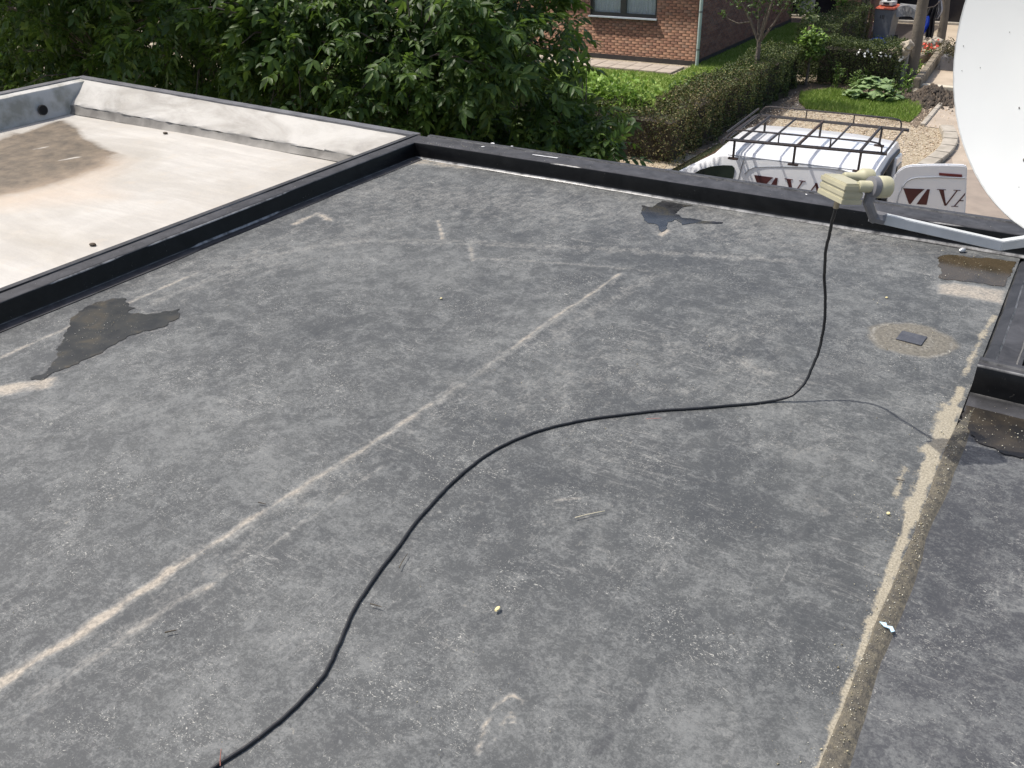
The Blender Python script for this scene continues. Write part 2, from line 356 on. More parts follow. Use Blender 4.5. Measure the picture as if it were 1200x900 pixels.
smudge_shadow_l = [([(36,446),(66,424),(72,402),(84,374),(112,355),(147,350),(158,363),(195,366),(211,367),(195,384),(150,397),(92,430),(48,449)], .022, .75), ([(752,245),(762,262),(774,272),(800,264),(848,262)], .014, .7), ([(1098,302),(1140,301),(1190,306)], .02, .8), ([(1100,318),(1130,332),(1178,336)], .014, .6), ([(1000,560),(960,700),(880,860)], .34, .28), ([(1040,430),(980,470)], .22, .25), ([(560,380),(450,430),(330,500)], .22, .22), ([(200,480),(330,430)], .2, .2), ([(60,560),(160,600)], .2, .18), ([(700,800),(620,880)], .25, .2),([(480,368),(487,352),(494,340)], .012, .55), ([(485,335),(520,315),(550,290)], .008, .5), ([(400,345),(470,318),(510,300)], .05, .25),  # the short dark lines on the upper sheet are painted shadow marks
 ([(700,880),(725,850),(752,812)], .016, .85), ([(740,300),(760,290),(775,285)], .03, .35), ([(520,390),(560,375),(600,355)], .11, .42), ([(600,360),(660,330),(720,300)], .06, .35),
 ([(955,470),(948,498)], .015, .45), ([(1010,470),(1000,490)], .02, .25), ([(955,650),(985,655)], .008, .5), ([(620,730),(600,800),(610,815)], .06, .35),
 ([(840,690),(800,720)], .07, .3), ([(1000,640),(960,720),(900,830)], .10, .30), ([(960,430),(1000,460),(1060,450)], .12, .4), ([(1010,355),(1100,370)], .08, .3),
 ([(1040,470),(1060,520)], .1, .3), ([(100,410),(150,372),(210,372)], .08, .2), ([(120,345),(60,372),(-20,402)], .03, .4), ([(480,192),(380,238),(250,292),(150,335)], .012, .6),
 ([(720,222),(800,240),(900,262),(1000,280),(1100,292)], .028, .55), ([(1000,285),(1060,290),(1130,300)], .05, .55), ([(1040,275),(1085,296),(1120,300)], .03, .5)]
def roof_z(X, Y):
    z = .004*np.sin(1.7*X+.4)*np.sin(1.3*Y)
    d = seg_dist(X, Y, rp([(-20,830),(110,745),(300,618),(480,497),(600,415),(745,312)])); z += .005*np.exp(-(d/.018)**2)
    d = seg_dist(X, Y, rp([(230,325),(330,292),(420,281),(620,287),(900,300)])); z += .004*np.exp(-(d/.02)**2)
    d = seg_dist(X, Y, rp([(440,562),(520,500),(620,425)])); z += .002*np.exp(-(d/.01)**2)
    for l_, h_, w_ in (([(60,640),(160,596),(270,560)], .003, .012), ([(20,520),(120,500),(210,470)], .0025, .012), ([(640,880),(700,740),(790,640)], .0022, .014), ([(860,860),(905,700),(960,590)], .0022, .010), ([(300,420),(420,370),(520,350)], .0025, .014), ([(870,345),(960,372),(1060,352)], .0022, .012), ([(215,345),(250,400),(240,460)], .002, .02)):
        z += h_*np.exp(-(seg_dist(X, Y, rp(l_))/w_)**2)
    z += .0012*np.sin(9*X+3*np.sin(4*Y))*np.sin(7*Y+2*np.sin(5*X))
    m = np.minimum(np.minimum(X+3.85, 4.68-Y), .3)/.3
    return z*np.clip(m, 0, 1)

# ================================================================== the black flat roof (building we stand on)
BX0, BX1, BY0, BY1 = -4.09, 2.6, -3.0, 4.93
roofb = empty('flat_roof_building', (-1, 1, 0), label='flat-roofed building with grey rubber roof and black upstands in the foreground', cat='building')
INV = Vector((1, -1, 0))
def kid(o): o.location = o.location + INV; return o   # part coordinates are given in world space; parent stands at (-1,1,0)
kid(grid_sheet('roof_membrane', -3.89, -0.14, -1.0, 4.705, RZ, .0105, MEM, {'dust': dust_sheen_fn, 'ring': ring_fn, 'sand': sand_fn, 'smudge': strokes(smudge_shadow_l)}, roof_z, roofb,
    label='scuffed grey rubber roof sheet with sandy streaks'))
def z2(X, Y): return .002*np.sin(3*X)*np.sin(2*Y)
kid(grid_sheet('roof_membrane', -0.13, 2.58, -1.0, 3.17, RZ-.003, .05, MEM2, {}, z2, roofb, label='darker rubber roof sheet beside the gritty strip'))
# walls
w = MB(); w.box(-3.965, BX1, BY0, 4.855, 0, RZ-.03); kid(w.build('wall', CONC, roofb))
# upstand profile swept along the left and far edges
def sweep(name, prof_fn, path, mat_, parent, jitter=.002, **k):
    """prof_fn(i) -> list of points of the cross-section at path station i"""
    vs = []; n = None
    for i, p in enumerate(path):
        pr = prof_fn(p); n = len(pr); vs += pr
    fs = [(i*n+j, i*n+j+1, (i+1)*n+j+1, (i+1)*n+j) for i in range(len(path)-1) for j in range(n-1)]
    fs += [tuple(range(n)), tuple(reversed(range((len(path)-1)*n, len(path)*n)))]
    mb = MB().add(vs, fs); return kid(mb.build(name, mat_, parent, smooth=True, **k))
def wv(t, a=1.0, s=0.0): return a*(math.sin(t*2.3+s)*.5+math.sin(t*5.9+s*2)*.3+math.sin(t*11.7+s)*.2)
ZL = RZ+.108
def left_prof(y):
    a = .004*wv(y, 1, 1); b = .005*wv(y, 1, 3)
    return [Vector(p) for p in ((-3.815+b*1.8, y, RZ+.004), (-3.845+b, y, RZ+.007), (-3.862+a, y, RZ+.012), (-3.868+a, y, RZ+.024), (-3.872+a, y, ZL-.012), (-3.876+a, y, ZL-.004), (-3.886+a, y, ZL+a*.4),
            (-3.965, y, ZL+.001+a*.4), (-3.968, y, ZL+.008), (-4.004, y, ZL+.008), (-4.008, y, ZL-.06), (-3.98, y, ZL-.065), (-3.97, y, RZ-.05))]
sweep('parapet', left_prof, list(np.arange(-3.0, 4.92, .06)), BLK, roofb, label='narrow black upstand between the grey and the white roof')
ZF = RZ+.108
def far_prof(x):
    a = .004*wv(x, 1, 2); b = .006*wv(x, 1, 5)
    return [Vector(p) for p in ((x, 4.690+b*.6, RZ+.002), (x, 4.698+a, RZ+.007), (x, 4.703+a, RZ+.016), (x, 4.706+a, RZ+.028), (x, 4.708+a, ZF-.010), (x, 4.711+a, ZF-.003), (x, 4.720+a, ZF+a*.4),
            (x, 4.80, ZF-.002), (x, 4.872, ZF-.001), (x, 4.875, ZF+.005), (x, 4.905, ZF+.005), (x, 4.908, ZF-.07), (x, 4.87, ZF-.075), (x, 4.86, RZ-.05))]
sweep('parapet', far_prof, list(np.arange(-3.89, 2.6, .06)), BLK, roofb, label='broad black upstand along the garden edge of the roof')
# gritty lap strip right of the main sheet
GRIT = mat('gritty_rubber', (.075, .068, .055), (.16, .14, .10), 55, .8, .8, 140, stops=(.38, .7), bd=.004)
Ls = [(940,960),(960,900),(996,807),(1022,740),(1049,678),(1076,611),(1107,527),(1120,500)]
Rs = [(975,990),(989,900),(1031,767),(1067,687),(1084,624),(1107,576),(1129,518),(1142,478)]
mb = MB(); nL = 40
def lerp_path(l, n):
    P = [Vector(p) for p in l]; L = [0]
    for a, b2 in zip(P[:-1], P[1:]): L.append(L[-1]+(b2-a).length)
    out = []
    for i in range(n):
        t = L[-1]*i/(n-1); j = max(k2 for k2 in range(len(L)) if L[k2] <= t+1e-9); j = min(j, len(P)-2)
        out.append(P[j].lerp(P[j+1], (t-L[j])/(L[j+1]-L[j]+1e-9)))
    return out
la = lerp_path([at(*p) for p in Ls], nL); lb = lerp_path([at(*p) for p in Rs], nL)
for i in range(nL):
    la[i].x += .002*wv(i*.5); lb[i].x += .0025*wv(i*.4, 1, 2)
vs = []
for a, b2 in zip(la, lb):
    c = a.lerp(b2, .12); d2 = a.lerp(b2, .86)
    vs += [(a.x, a.y, RZ+.001), (c.x, c.y, RZ+.008), (d2.x, d2.y, RZ+.005), (b2.x, b2.y, RZ+.001), (b2.x+.012, b2.y, RZ-.004)]
fs = [(i*5+j, i*5+j+1, (i+1)*5+j+1, (i+1)*5+j) for i in range(nL-1) for j in range(4)]
kid(mb.add(vs, fs).build('lap_strip', GRIT, roofb, smooth=True, label='lap strip covered with fine brown grit'))
# black cross upstand at the right and its lip
def cross_prof(x):
    a = .006*wv(x, 1, 2)
    return [Vector(p) for p in ((x, 3.08+a, RZ-.0025), (x, 3.16+a, RZ+.008), (x, 3.186+a*.5, RZ+.02), (x, 3.192, RZ+.05), (x, 3.195, RZ+.118), (x, 3.202, RZ+.128), (x, 3.218, RZ+.131), (x, 3.222, RZ+.139), (x, 3.245, RZ+.139), (x, 3.335, RZ-.02))]
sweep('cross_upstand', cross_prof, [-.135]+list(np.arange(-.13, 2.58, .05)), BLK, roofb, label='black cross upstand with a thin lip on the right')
# rooflight kerb beyond it
rl = empty('rooflight', (1, 4, RZ), label='low rooflight with black rubber kerb at the right roof edge', cat='rooflight')
k2 = MB()
prof = [(-.135, RZ+.001), (-.128, RZ+.018), (-.09, RZ+.030), (-.084, RZ+.024), (-.02, RZ+.026), (-.014, RZ+.038), (.0, RZ+.040), (.006, RZ-.02)]
vs = [];
for y in np.arange(3.34, 4.61, .07):
    for (x, z) in prof: vs.append((x-1+.003*wv(y*3), y-4, z-RZ))
n = len(prof); ns = len(vs)//n
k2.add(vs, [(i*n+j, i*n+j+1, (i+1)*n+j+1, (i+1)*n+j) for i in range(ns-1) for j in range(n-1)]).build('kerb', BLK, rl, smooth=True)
FRM = mat('painted_aluminium', (.32, .36, .40), (.26, .30, .34), 20, .35, metal=.5)
fr = MB(); fr.box(-.992, -.965, -.655, .58, -.02, .03); fr.box(-.965, 1.4, -.655, -.63, -.02, .03); fr.box(-.965, 1.4, .555, .58, -.02, .03); fr.box(1.40, 1.43, -.655, .58, -.02, .03)
fr.build('frame', FRM, rl)
GLS = mat('dark_glass', (.02, .025, .03), (.025, .03, .035), 2, .06, spec=.6)
MB().box(-.964, 1.399, -.629, .554, .002, .016).build('glazing', GLS, rl)
# patches
pt = MB(); pc = at(1067, 397)
T = Matrix.Translation((pc.x+.003, pc.y, RZ+.003)) @ Matrix.Rotation(math.radians(-4), 4, 'Z')
pt.box(-.050, .050, -.046, .046, 0, .003, T=T)
PATCH = mat('dark_patch_rubber', (.05, .053, .064), (.075, .078, .088), 30, .6, .3, 90)
kid(pt.build('repair_patch', PATCH, roofb, bevel=.0013))
blob = MB(); T = Matrix.Translation(at(1128, 293, RZ+.012)) @ Matrix.Rotation(.9, 4, 'Z') @ Matrix.Diagonal((1, .45, .45, 1))
blob.lathe([(.004, -.02), (.022, -.012), (.028, .0), (.020, .012), (.006, .02)], T @ Matrix.Rotation(PI/2, 4, 'Y'), 12)
SILV = mat('foil', (.75, .75, .73), (.55, .56, .56), 60, .25, .6, 60, metal=.4)
blob.build('foil_scrap', SILV, smooth=True, label='small crumpled silvery scrap behind the brown puddle', cat='scrap')

# ------------------------------------------------------------------ puddles
def puddle(name, px, mat_, label, z=RZ+.0022, rough=.008, group=None):
    P = [at(u, v, RZ) for u, v in px]; out = []
    n = len(P); cx = sum((p.x for p in P))/n; cy = sum((p.y for p in P))/n
    for i in range(n):
        a, b3 = P[i], P[(i+1) % n]; k3 = max(2, int((b3-a).length/.012))
        for j in range(k3):
            q = a.lerp(b3, j/k3); t = len(out)
            nn = Vector((-(b3-a).y, (b3-a).x, 0)).normalized()
            q = q + nn*rough*(math.sin(t*1.3)*.45+math.sin(t*.57+2)*.5+random.uniform(-.6, .6)); out.append((q.x-cx, q.y-cy, 0)); 
    bm = bmesh.new(); vv = [bm.verts.new(p) for p in out]; f = bm.faces.new(vv)
    bmesh.ops.triangulate(bm, faces=[f]); bmesh.ops.subdivide_edges(bm, edges=[e_ for e_ in bm.edges if e_.calc_length() > .08], cuts=2); bmesh.ops.recalc_face_normals(bm, faces=bm.faces[:])
    if bm.faces and sum(f.normal.z for f in bm.faces) < 0: bmesh.ops.reverse_faces(bm, faces=bm.faces[:])
    for v_ in bm.verts: v_.co.z = float(roof_z(np.array([v_.co.x+cx]), np.array([v_.co.y+cy]))[0])
    me = bpy.data.meshes.new(name); bm.to_mesh(me); bm.free(); me.materials.append(mat_)
    o = bpy.data.objects.new(name, me); link(o); o.location = (cx, cy, z); return meta(o, label=label, cat='puddle', group=group)
def puddle_mat(name, c1, c2, c3, rough=.12, scale=6, spk=.6):
    m, n, b, out = newmat(name); N = NB(n)
    c = N.ramp(N.noise(scale, 5, .55, dist=.6), [(.36, c1), (.52, c2), (.70, c3)])
    sp = N.math('MULTIPLY', N.ramp(N.noise(130, 2, .5), [(.70, 0.), (.745, 1.)]), N.ramp(N.noise(8, 3), [(.42, 0.), (.55, 1.)]))
    c = N.mix(N.math('MULTIPLY', sp, spk), c, (.5, .48, .40)); b.inputs['Specular IOR Level'].default_value = .35
    N.lk(c, b.inputs['Base Color']); b.inputs['Roughness'].default_value = rough
    N.lk(N.bump(N.noise(40, 3), .05, .002), b.inputs['Normal']); return m
PD1 = puddle_mat('wet_rubber', (.020, .021, .021), (.034, .034, .031), (.066, .056, .039), .36, 9, .9)
PD2 = puddle_mat('wet_rubber_clear', (.015, .015, .016), (.030, .031, .033), (.05, .045, .03), .22, 10, .5)
PD3 = puddle_mat('brown_water', (.046, .036, .021), (.068, .052, .031), (.034, .027, .017), .14, 5, .7)
puddle('puddle', [(36,444),(52,438),(66,422),(68,412),(72,402),(80,385),(84,374),(95,364),(112,355),(132,351),(147,350),(151,360),(158,361),(150,367),(172,369),(195,366),(211,362),(209,373),(195,382),(172,389),(150,395),(130,407),(112,417),(92,427),(70,435),(58,441),(48,447)],
       PD1, 'dark damp puddle with a long tail near the left upstand', rough=.008)
puddle('puddle', [(752,241),(765,243),(776,235),(798,239),(812,241),(800,243),(790,251),(796,252),(800,256),(815,257),(830,260),(848,261),(846,263),(828,262),(812,262),(800,264),(792,258),(783,261),(780,270),(774,273),(771,264),(758,262),(752,252)],
       PD2, 'small glossy puddle at the foot of the far upstand', rough=.005)
puddle('puddle', [(1099,303),(1104,299),(1118,299),(1138,302),(1160,303),(1190,307),(1186,318),(1180,330),(1176,336),(1162,335),(1150,332),(1130,330),(1108,328),(1100,326),(1103,318),(1100,311)],
       PD3, 'brown water puddle beside the rooflight kerb', rough=.005)
PD4 = puddle_mat('dark_brown_patch', (.016, .015, .014), (.032, .027, .021), (.055, .045, .032), .34, 9, .95)  # dark brown speckled patch on the right-hand sheet
def flat_z(o, z): o.location.z = z; return o
_rz = roof_z; roof_z = lambda X, Y: np.zeros(np.shape(X))
flat_z(puddle('puddle', [(1131,476),(1150,474),(1180,477),(1215,481),(1240,500),(1235,545),(1200,536),(1178,533),(1160,524),(1148,519),(1134,505),(1126,497)], PD4, 'dark brown gritty patch at the foot of the black cross upstand', rough=.006), RZ+.002)
roof_z = _rz
# white paint streak, pale smears and crumbs on the far upstand
def on_top(u, v): return at(u, v, ZF) 
pA_, pB_ = on_top(624, 181.5), on_top(653.5, 185.5); stv = [(0, -.006), (.25, -.008), (.6, -.006), (1, -.008), (1, .007), (.55, .004), (.2, .007), (0, .004)]
kid(MB().prism([Vector((pA_.x+(pB_.x-pA_.x)*t, pA_.y+(pB_.y-pA_.y)*t+w_, RZ+.109)) for t, w_ in stv], (0, 0, .002)).build('paint_streak', mat('white_paint_smear', (.72,.72,.70), (.5,.5,.5), 30, .6), roofb))
for (u, v, r) in ((577,168.5,.022),(597,173,.014),(600,171.5,.008),(566,172,.010),(530,163,.012),(548,166,.010),(945,228,.0001+.006)):
    p = on_top(u, v); kid(MB().lathe([(r, 0), (r*.9, .0015), (r*.4, .003)], Matrix.Translation((p.x, p.y, RZ+.1085)) @ Matrix.Rotation(u, 4, 'Z') @ Matrix.Diagonal((1.3, .7, 1, 1)), 9).build('pale_smear', bpy.data.materials['white_paint_smear'], roofb))
# ------------------------------------------------------------------ loose grit and small debris
def grit_stuff(name, pts, sizes, mat_, **k):
    base = np.array([(1,0,-.2),(-.5,.87,-.2),(-.5,-.87,-.2),(0.1,0,.9)], float); f0 = np.array([(0,1,3),(1,2,3),(2,0,3),(0,2,1)])
    n = len(pts); V = np.repeat(base[None], n, 0) * (sizes[:, None, None]) * rng.uniform(.6, 1.3, (n, 4, 1))
    th = rng.uniform(0, 2*PI, n); c, s_ = np.cos(th), np.sin(th)
    x = V[:, :, 0]*c[:, None]-V[:, :, 1]*s_[:, None]; y = V[:, :, 0]*s_[:, None]+V[:, :, 1]*c[:, None]
    V = np.stack([x, y, V[:, :, 2]], 2) + np.asarray(pts)[:, None, :]
    Fq = (f0[None]+4*np.arange(n)[:, None, None]).reshape(-1, 3)
    return mesh_np(name, V.reshape(-1, 3), Fq, mat_, None, tint=np.repeat(rng.random(n), 4), kind='stuff', **k)
def tintmat(name, a, b2, c, rough=.8):
    m, n, b, out = newmat(name); N = NB(n); N.lk(N.ramp(N.attr('tint'), [(0., a), (.5, b2), (1., c)]), b.inputs['Base Color']); b.inputs['Roughness'].default_value = rough; return m
GR = tintmat('pale_grit', (.18, .15, .09), (.50, .45, .30), (.72, .70, .62))
pts = []
def scat(n, fx, z=RZ+.004): 
    for _ in range(n): p = fx(); pts.append((p[0], p[1], z+(p[2] if len(p) > 2 else 0)))
scat(420, lambda: (random.uniform(-3.8, -.2), random.uniform(.2, 4.6)))
def on_strip():
    i = random.randrange(nL-1); t = random.random(); a = la[i].lerp(la[i+1], t); b3 = lb[i].lerp(lb[i+1], t); q = a.lerp(b3, min(1, max(-.35, random.gauss(.45, .33)))); return (q.x, q.y, .005)
scat(1000, on_strip)
def near_strip():
    i = random.randrange(nL-1); a = la[i]; return (a.x-abs(random.gauss(0, .05)), a.y+random.uniform(-.05, .05), .0)
scat(260, near_strip)
def ringp():
    a = random.uniform(0, 2*PI); r = .15*math.sqrt(random.random())+.01; return (_pc[0]+r*math.cos(a), _pc[1]+r*math.sin(a), 0)
scat(130, ringp)
for (u, v), n, s_ in (((140,375), 60, .10), ((95,400), 40, .08), ((1160,318), 50, .10), ((1140,330), 30, .1), ((1160,500), 90, .09), ((1180,520), 60, .12), ((1010,598), 30, .04), ((1042,603), 30, .03), ((470,195), 90, .16), ((450,205), 60, .2), ((1040,355), 25, .06), ((700,470), 45, .25), ((880,500), 60, .25), ((640,480), 40, .2), ((360,880), 30, .2), ((560,870), 40, .2), ((1120,297), 60, .12), ((740,440), 60, .3), ((800,400), 60, .3)):
    c0 = at(u, v); scat(n, lambda: (min(c0.x+random.gauss(0, s_), 1), min(c0.y+random.gauss(0, s_*.8), 4.6), .004))
for _ in range(170):
    q = at(490+abs(random.gauss(0, 60)), 0, RZ); u_ = 495+abs(random.gauss(0, 70)); p = at(u_, 160+(u_-495)*.14+random.uniform(0, 9), ZF); pts.append((p.x, min(max(p.y, 4.73), 4.86), ZF+.001))
for _ in range(60):
    pts.append((random.uniform(-3.7, -.2), random.uniform(4.73, 4.86), ZF+.001)); pts.append((random.uniform(-3.96, -3.89), random.uniform(1.5, 4.7), ZL+.001))
pts = np.array(pts); sz = np.clip(rng.lognormal(math.log(.0013), .45, len(pts)), .0007, .0038)
grit_stuff('roof_grit', pts, sz, GR, label='pale grit and crumbs scattered on the roof sheets', cat='grit')
TW = mat('dry_twig', (.05, .04, .03), (.10, .08, .05), 30, .8); STR = mat('straw', (.62, .56, .42), (.5, .45, .3), 30, .8)
def stick(name, a, b2, r, m, label, cat='twig', bend=.025, group=None):
    A, B = at(*a), at(*b2); c = (A+B)/2; L = B-A; nrm = Vector((-L.y, L.x, 0))*bend; h = Vector((0, 0, RZ+.007))
    P = [A, A.lerp(B, .3)+nrm, A.lerp(B, .7)+nrm*.8, B]; P = [Vector((p.x-c.x, p.y-c.y, r)) for p in P]
    o = MB().tube(P, [r, r*.9, r*.8, r*.5], 6).build(name, m, smooth=True, loc=(c.x, c.y, RZ+.006)); return meta(o, label=label, cat=cat, group=group)
stick('twig', (194,744), (208,741), .0022, TW, 'short dark twig left of the black cable near the sandy seam')
stick('twig', (468,668), (478,651), .0016, TW, 'thin dark twig lying just right of the cable')
stick('twig', (434,710), (448,714), .0018, TW, 'little brown twig beside the lower cable')
stick('twig', (1050,564), (1060,566), .0016, TW, 'tiny dark twig left of the sandy strip')
stick('twig', (303,591), (312,593), .0018, TW, 'tiny twig lying on the sandy seam')
stick('stalk', (259,900), (260,880), .0013, mat('red_stalk', (.26, .09, .06), None, 20, .6), 'thin reddish stalk beside the cable at the bottom edge', 'stalk')
stick('straw_piece', (674,609), (709,601), .0016, STR, 'pale straw lying in the middle of the roof', 'straw', .02)
stick('stalk', (757,493), (775,492), .0011, mat('pink_stalk', (.45, .20, .17), None, 20, .6), 'thin pinkish stalk just below the cable', 'stalk')
for (u, v, r, lab) in ((583,714,.0062,'yellow wood chip near the foot print'), (517,350,.006,'yellowish crumb on the upper middle of the roof'), (1039,349,.006,'round yellowish pebble above the sandy ring'), (1041,602,.006,'larger pale pebble on the sandy strip')):
    o = MB().lathe([(r*.3, 0), (r, r*.3), (r*.8, r*.8), (r*.2, r)], Matrix.Diagonal((1.0, 1.9 if 'chip' in lab else 1.1, .8, 1)), 7).build('crumb', mat('crumb_yellow', (.70, .62, .32), (.6, .5, .25), 30, .7), loc=at(u, v, RZ+.004)); meta(o, label=lab, cat='crumb')
bt = at(1040, 735, RZ+.012)
MB().prism([Vector((x, y, 0)) for x, y in ((-.022,.008),(-.006,.013),(-.002,.004),(.010,.008),(.019,-.006),(.012,-.014),(.006,-.003),(-.008,-.003))], (0, 0, .0015)).build('paper_scrap', mat('pale_blue_paper', (.50, .68, .78), (.42, .60, .72), 10, .6), loc=bt, label='small pale blue scrap on the gritty strip', cat='scrap')
# ------------------------------------------------------------------ black cable
CB = mat('black_cable_sheath', (.012, .012, .013), (.02, .02, .021), 20, .38, .15, 200)
gp = [(235,915),(255,897),(300,867),(340,834),(375,797),(395,760),(412,720),(435,683),(465,643),(492,607),(525,571),(560,541),(600,518),(650,501),(700,491),(760,484),(820,480),(870,476),(897,473)]
P3 = [at(*p, RZ) for p in gp]
for p in P3: p.z = RZ + float(roof_z(np.array([p.x]), np.array([p.y]))[0]) + .0052
P3 += [Vector(p) for p in ((-.705,2.815,3.012),(-.67,2.84,3.03),(-.645,2.87,3.07),(-.63,2.90,3.14),(-.622,2.92,3.22),(-.625,2.925,3.32),(-.635,2.92,3.40),(-.645,2.90,3.49),(-.64,2.85,3.59),(-.625,2.80,3.68),(-.608,2.748,3.775))]
def spline(P, sub=6):
    out = []
    for i in range(len(P)-1):
        p0, p1, p2, p3 = P[max(i-1, 0)], P[i], P[i+1], P[min(i+2, len(P)-1)]
        for j in range(sub):
            t = j/sub; out.append(.5*((2*p1)+(-p0+p2)*t+(2*p0-5*p1+4*p2-p3)*t*t+(-p0+3*p1-3*p2+p3)*t**3))
    out.append(P[-1]); return out
cp = spline(P3); cp = [p+Vector((.0016*wv(i*.35), .0016*wv(i*.3, 1, 1), 0)) for i, p in enumerate(cp)]
o = MB().tube([p-P3[0] for p in cp], [.0047]*(len(gp)*6)+[.0052]*(len(cp)-len(gp)*6), 10).build('coaxial_cable', CB, smooth=True, loc=P3[0]); meta(o, label='long black cable curving across the roof up to the dish receiver', cat='cable')
CABLE_END = P3[-1]

# ================================================================== neighbour's white roof
wr = empty('white_flat_roof', (-6, 2, 0), label='neighbouring flat roof with pale dirty membrane beyond the black upstand', cat='building')
INVW = Vector((6, -2, 0))
def kidw(o): o.location = o.location + INVW; return o
ZW = 2.93
def mudf(X, Y):
    s1 = poly_sd(X, Y, rp([(-30,175),(20,160),(70,142),(84,150),(92,163),(124,180),(112,194),(85,204),(50,215),(15,222),(-30,230)], ZW))
    A = np.where(Y < 3.95, 1/(1+np.exp(s1/.11)), 1/(1+np.exp(s1/.045)))
    for pts, w_ in (([(70,188),(92,184)], .03), ([(40,175),(55,172)], .03)): A -= .8*np.exp(-(seg_dist(X, Y, rp(pts, ZW))/w_)**2)
    return np.clip(A, 0, 1)
def rustf(X, Y):
    s1 = poly_sd(X, Y, rp([(-30,230),(15,222),(60,212),(112,194),(126,182),(150,190),(120,215),(140,232),(60,240),(-30,250)], ZW)); return .65/(1+np.exp(s1/.09))
def zw(X, Y): return .004*np.sin(2*X+1)*np.sin(1.7*Y) + .004*np.exp(-(seg_dist(X, Y, rp([(60,163),(140,140)], ZW))/.012)**2)
kidw(grid_sheet('roof_membrane', -7.70, -3.975, -3.0, 4.64, ZW, .03, WHT, {'smudge': mudf, 'dust': rustf}, zw, wr))
def line_pts(p, q, n): return [p.lerp(q, i/(n-1)) for i in range(n)]
def ruled(name, rails, mat_, n=60, parent=wr, amp=None, **k):
    """surface through several rails of points"""
    vs = []; R = len(rails)
    for i in range(n):
        for j, (p, q) in enumerate(rails):
            v = Vector(p).lerp(Vector(q), i/(n-1)); a = (amp[j] if amp else 0); t = i*.35
            vs.append(v + Vector((0, a*wv(t, 1, j), a*.7*wv(t, 1, j+2))))
    fs = [(i*R+j, i*R+j+1, (i+1)*R+j+1, (i+1)*R+j) for i in range(n-1) for j in range(R-1)]
    return kidw(MB().add(vs, fs).build(name, mat_, parent, smooth=True, **k))
zl, zr = 3.172, 3.104
xl, xr = -7.86, -3.985
ruled('wall_foot', [((-7.86,4.585,ZW+.002), (xr,4.56,ZW+.002)), ((-7.86,4.606,ZW+.03), (xr,4.588,ZW+.02)), ((-7.86,4.618,ZW+.068), (xr,4.60,ZW+.045))], WHB, amp=[.002,.005,.010], label='grey band of painted shade at the foot of the white upstand')  # shade below the fold is put into this band's colour
ruled('parapet', [((-7.86,4.619,ZW+.069), (xr,4.601,ZW+.046)), ((-7.86,4.622,ZW+.080), (xr,4.606,ZW+.055)), ((-7.86,4.65,ZW+.100), (xr,4.64,ZW+.072)),
      ((-7.86,4.80,zl-.035), (xr,4.81,zr-.03)), ((-7.86,4.84,zl-.008), (xr,4.84,zr-.012)), ((-7.86,4.90,zl), (xr,4.875,zr))], WHW, amp=[.008,.010,.010,.006,.003,0], label='wrinkled white membrane upstand along the garden edge')
tb = MB().add([(-7.90,4.855,zl+.006),(xr,4.845,zr+.006),(xr,4.915,zr+.006),(-7.90,4.935,zl+.006),(-7.90,4.855,zl-.02),(xr,4.845,zr-.02),(xr,4.915,zr-.09),(-7.90,4.935,zl-.09)],
      [(0,1,2,3),(4,7,6,5),(0,4,5,1),(3,2,6,7),(0,3,7,4),(1,5,6,2)]); kidw(tb.build('edge_trim', TRIM, wr))
a0, a1 = at(0,162,ZW), at(80,137,ZW); dirw = (a0-a1).normalized()
b0 = a1 + dirw*3.2; b0.z = ZW; b0.x = -7.66
HC = (-7.67, 4.33)
ruled('parapet', [((-7.66,1.0,ZW), (-7.69,4.90,ZW)), ((-7.68,1.0,ZW+.05), (-7.70,4.90,ZW+.05)), ((-7.70,1.0,zl-.05), (-7.72,4.90,zl-.04)), ((-7.72,1.0,zl-.012), (-7.74,4.90,zl-.012)), ((-7.86,1.0,zl+.002), (-7.87,4.92,zl+.002))], WHS, n=70, amp=[0,.002,.003,.003,0], label='stained grey-white upstand with an overflow hole')
kidw(MB().box(-7.93, -7.83, 1.0, 4.864, zl-.09, zl+.007).build('edge_trim', TRIM, wr))
hole = MB(); T = Matrix.Translation((-7.672, 4.34, ZW+.085)) @ Matrix.Rotation(PI/2, 4, 'Y')
hole.lathe([(.044, -.01), (.044, .003), (.037, .004), (.036, -.01)], T, 20); kidw(hole.build('overflow_rim', mat('dark_grime', (.06, .055, .05), (.03, .03, .028), 8, .8), wr, smooth=True))
h2 = MB(); h2.lathe([(.037, -.012), (.037, .0045)], T, 20); kidw(h2.build('overflow_hole', mat('hole_black', (.006, .006, .006), None, 5, .9), wr))
kidw(MB().box(-7.86, -4.02, -3.0, 4.86, 0, ZW-.01).build('wall', CONC, wr))
kidw(MB().add([(-4.03,4.60,ZW),(-4.03,-3,ZW),(-4.012,-3,RZ+.05),(-4.012,4.85,RZ+.05)], [(0,1,2,3)]).build('side_flashing', WHW, wr))
for (u, v) in ((109,288), (194,157)):
    o = MB().lathe([(.004,0),(.018,.006),(.016,.016),(.005,.02)], Matrix.Diagonal((1.3,.9,.8,1)), 8).build('dry_leaf', mat('dead_leaf', (.07,.045,.025), (.04,.03,.02), 20, .8), loc=at(u, v, ZW+.004)); meta(o, label='small dark dead leaf on the white roof near the black upstand' if u < 150 else 'tiny dark dead leaf near the far side of the white roof', cat='leaf')

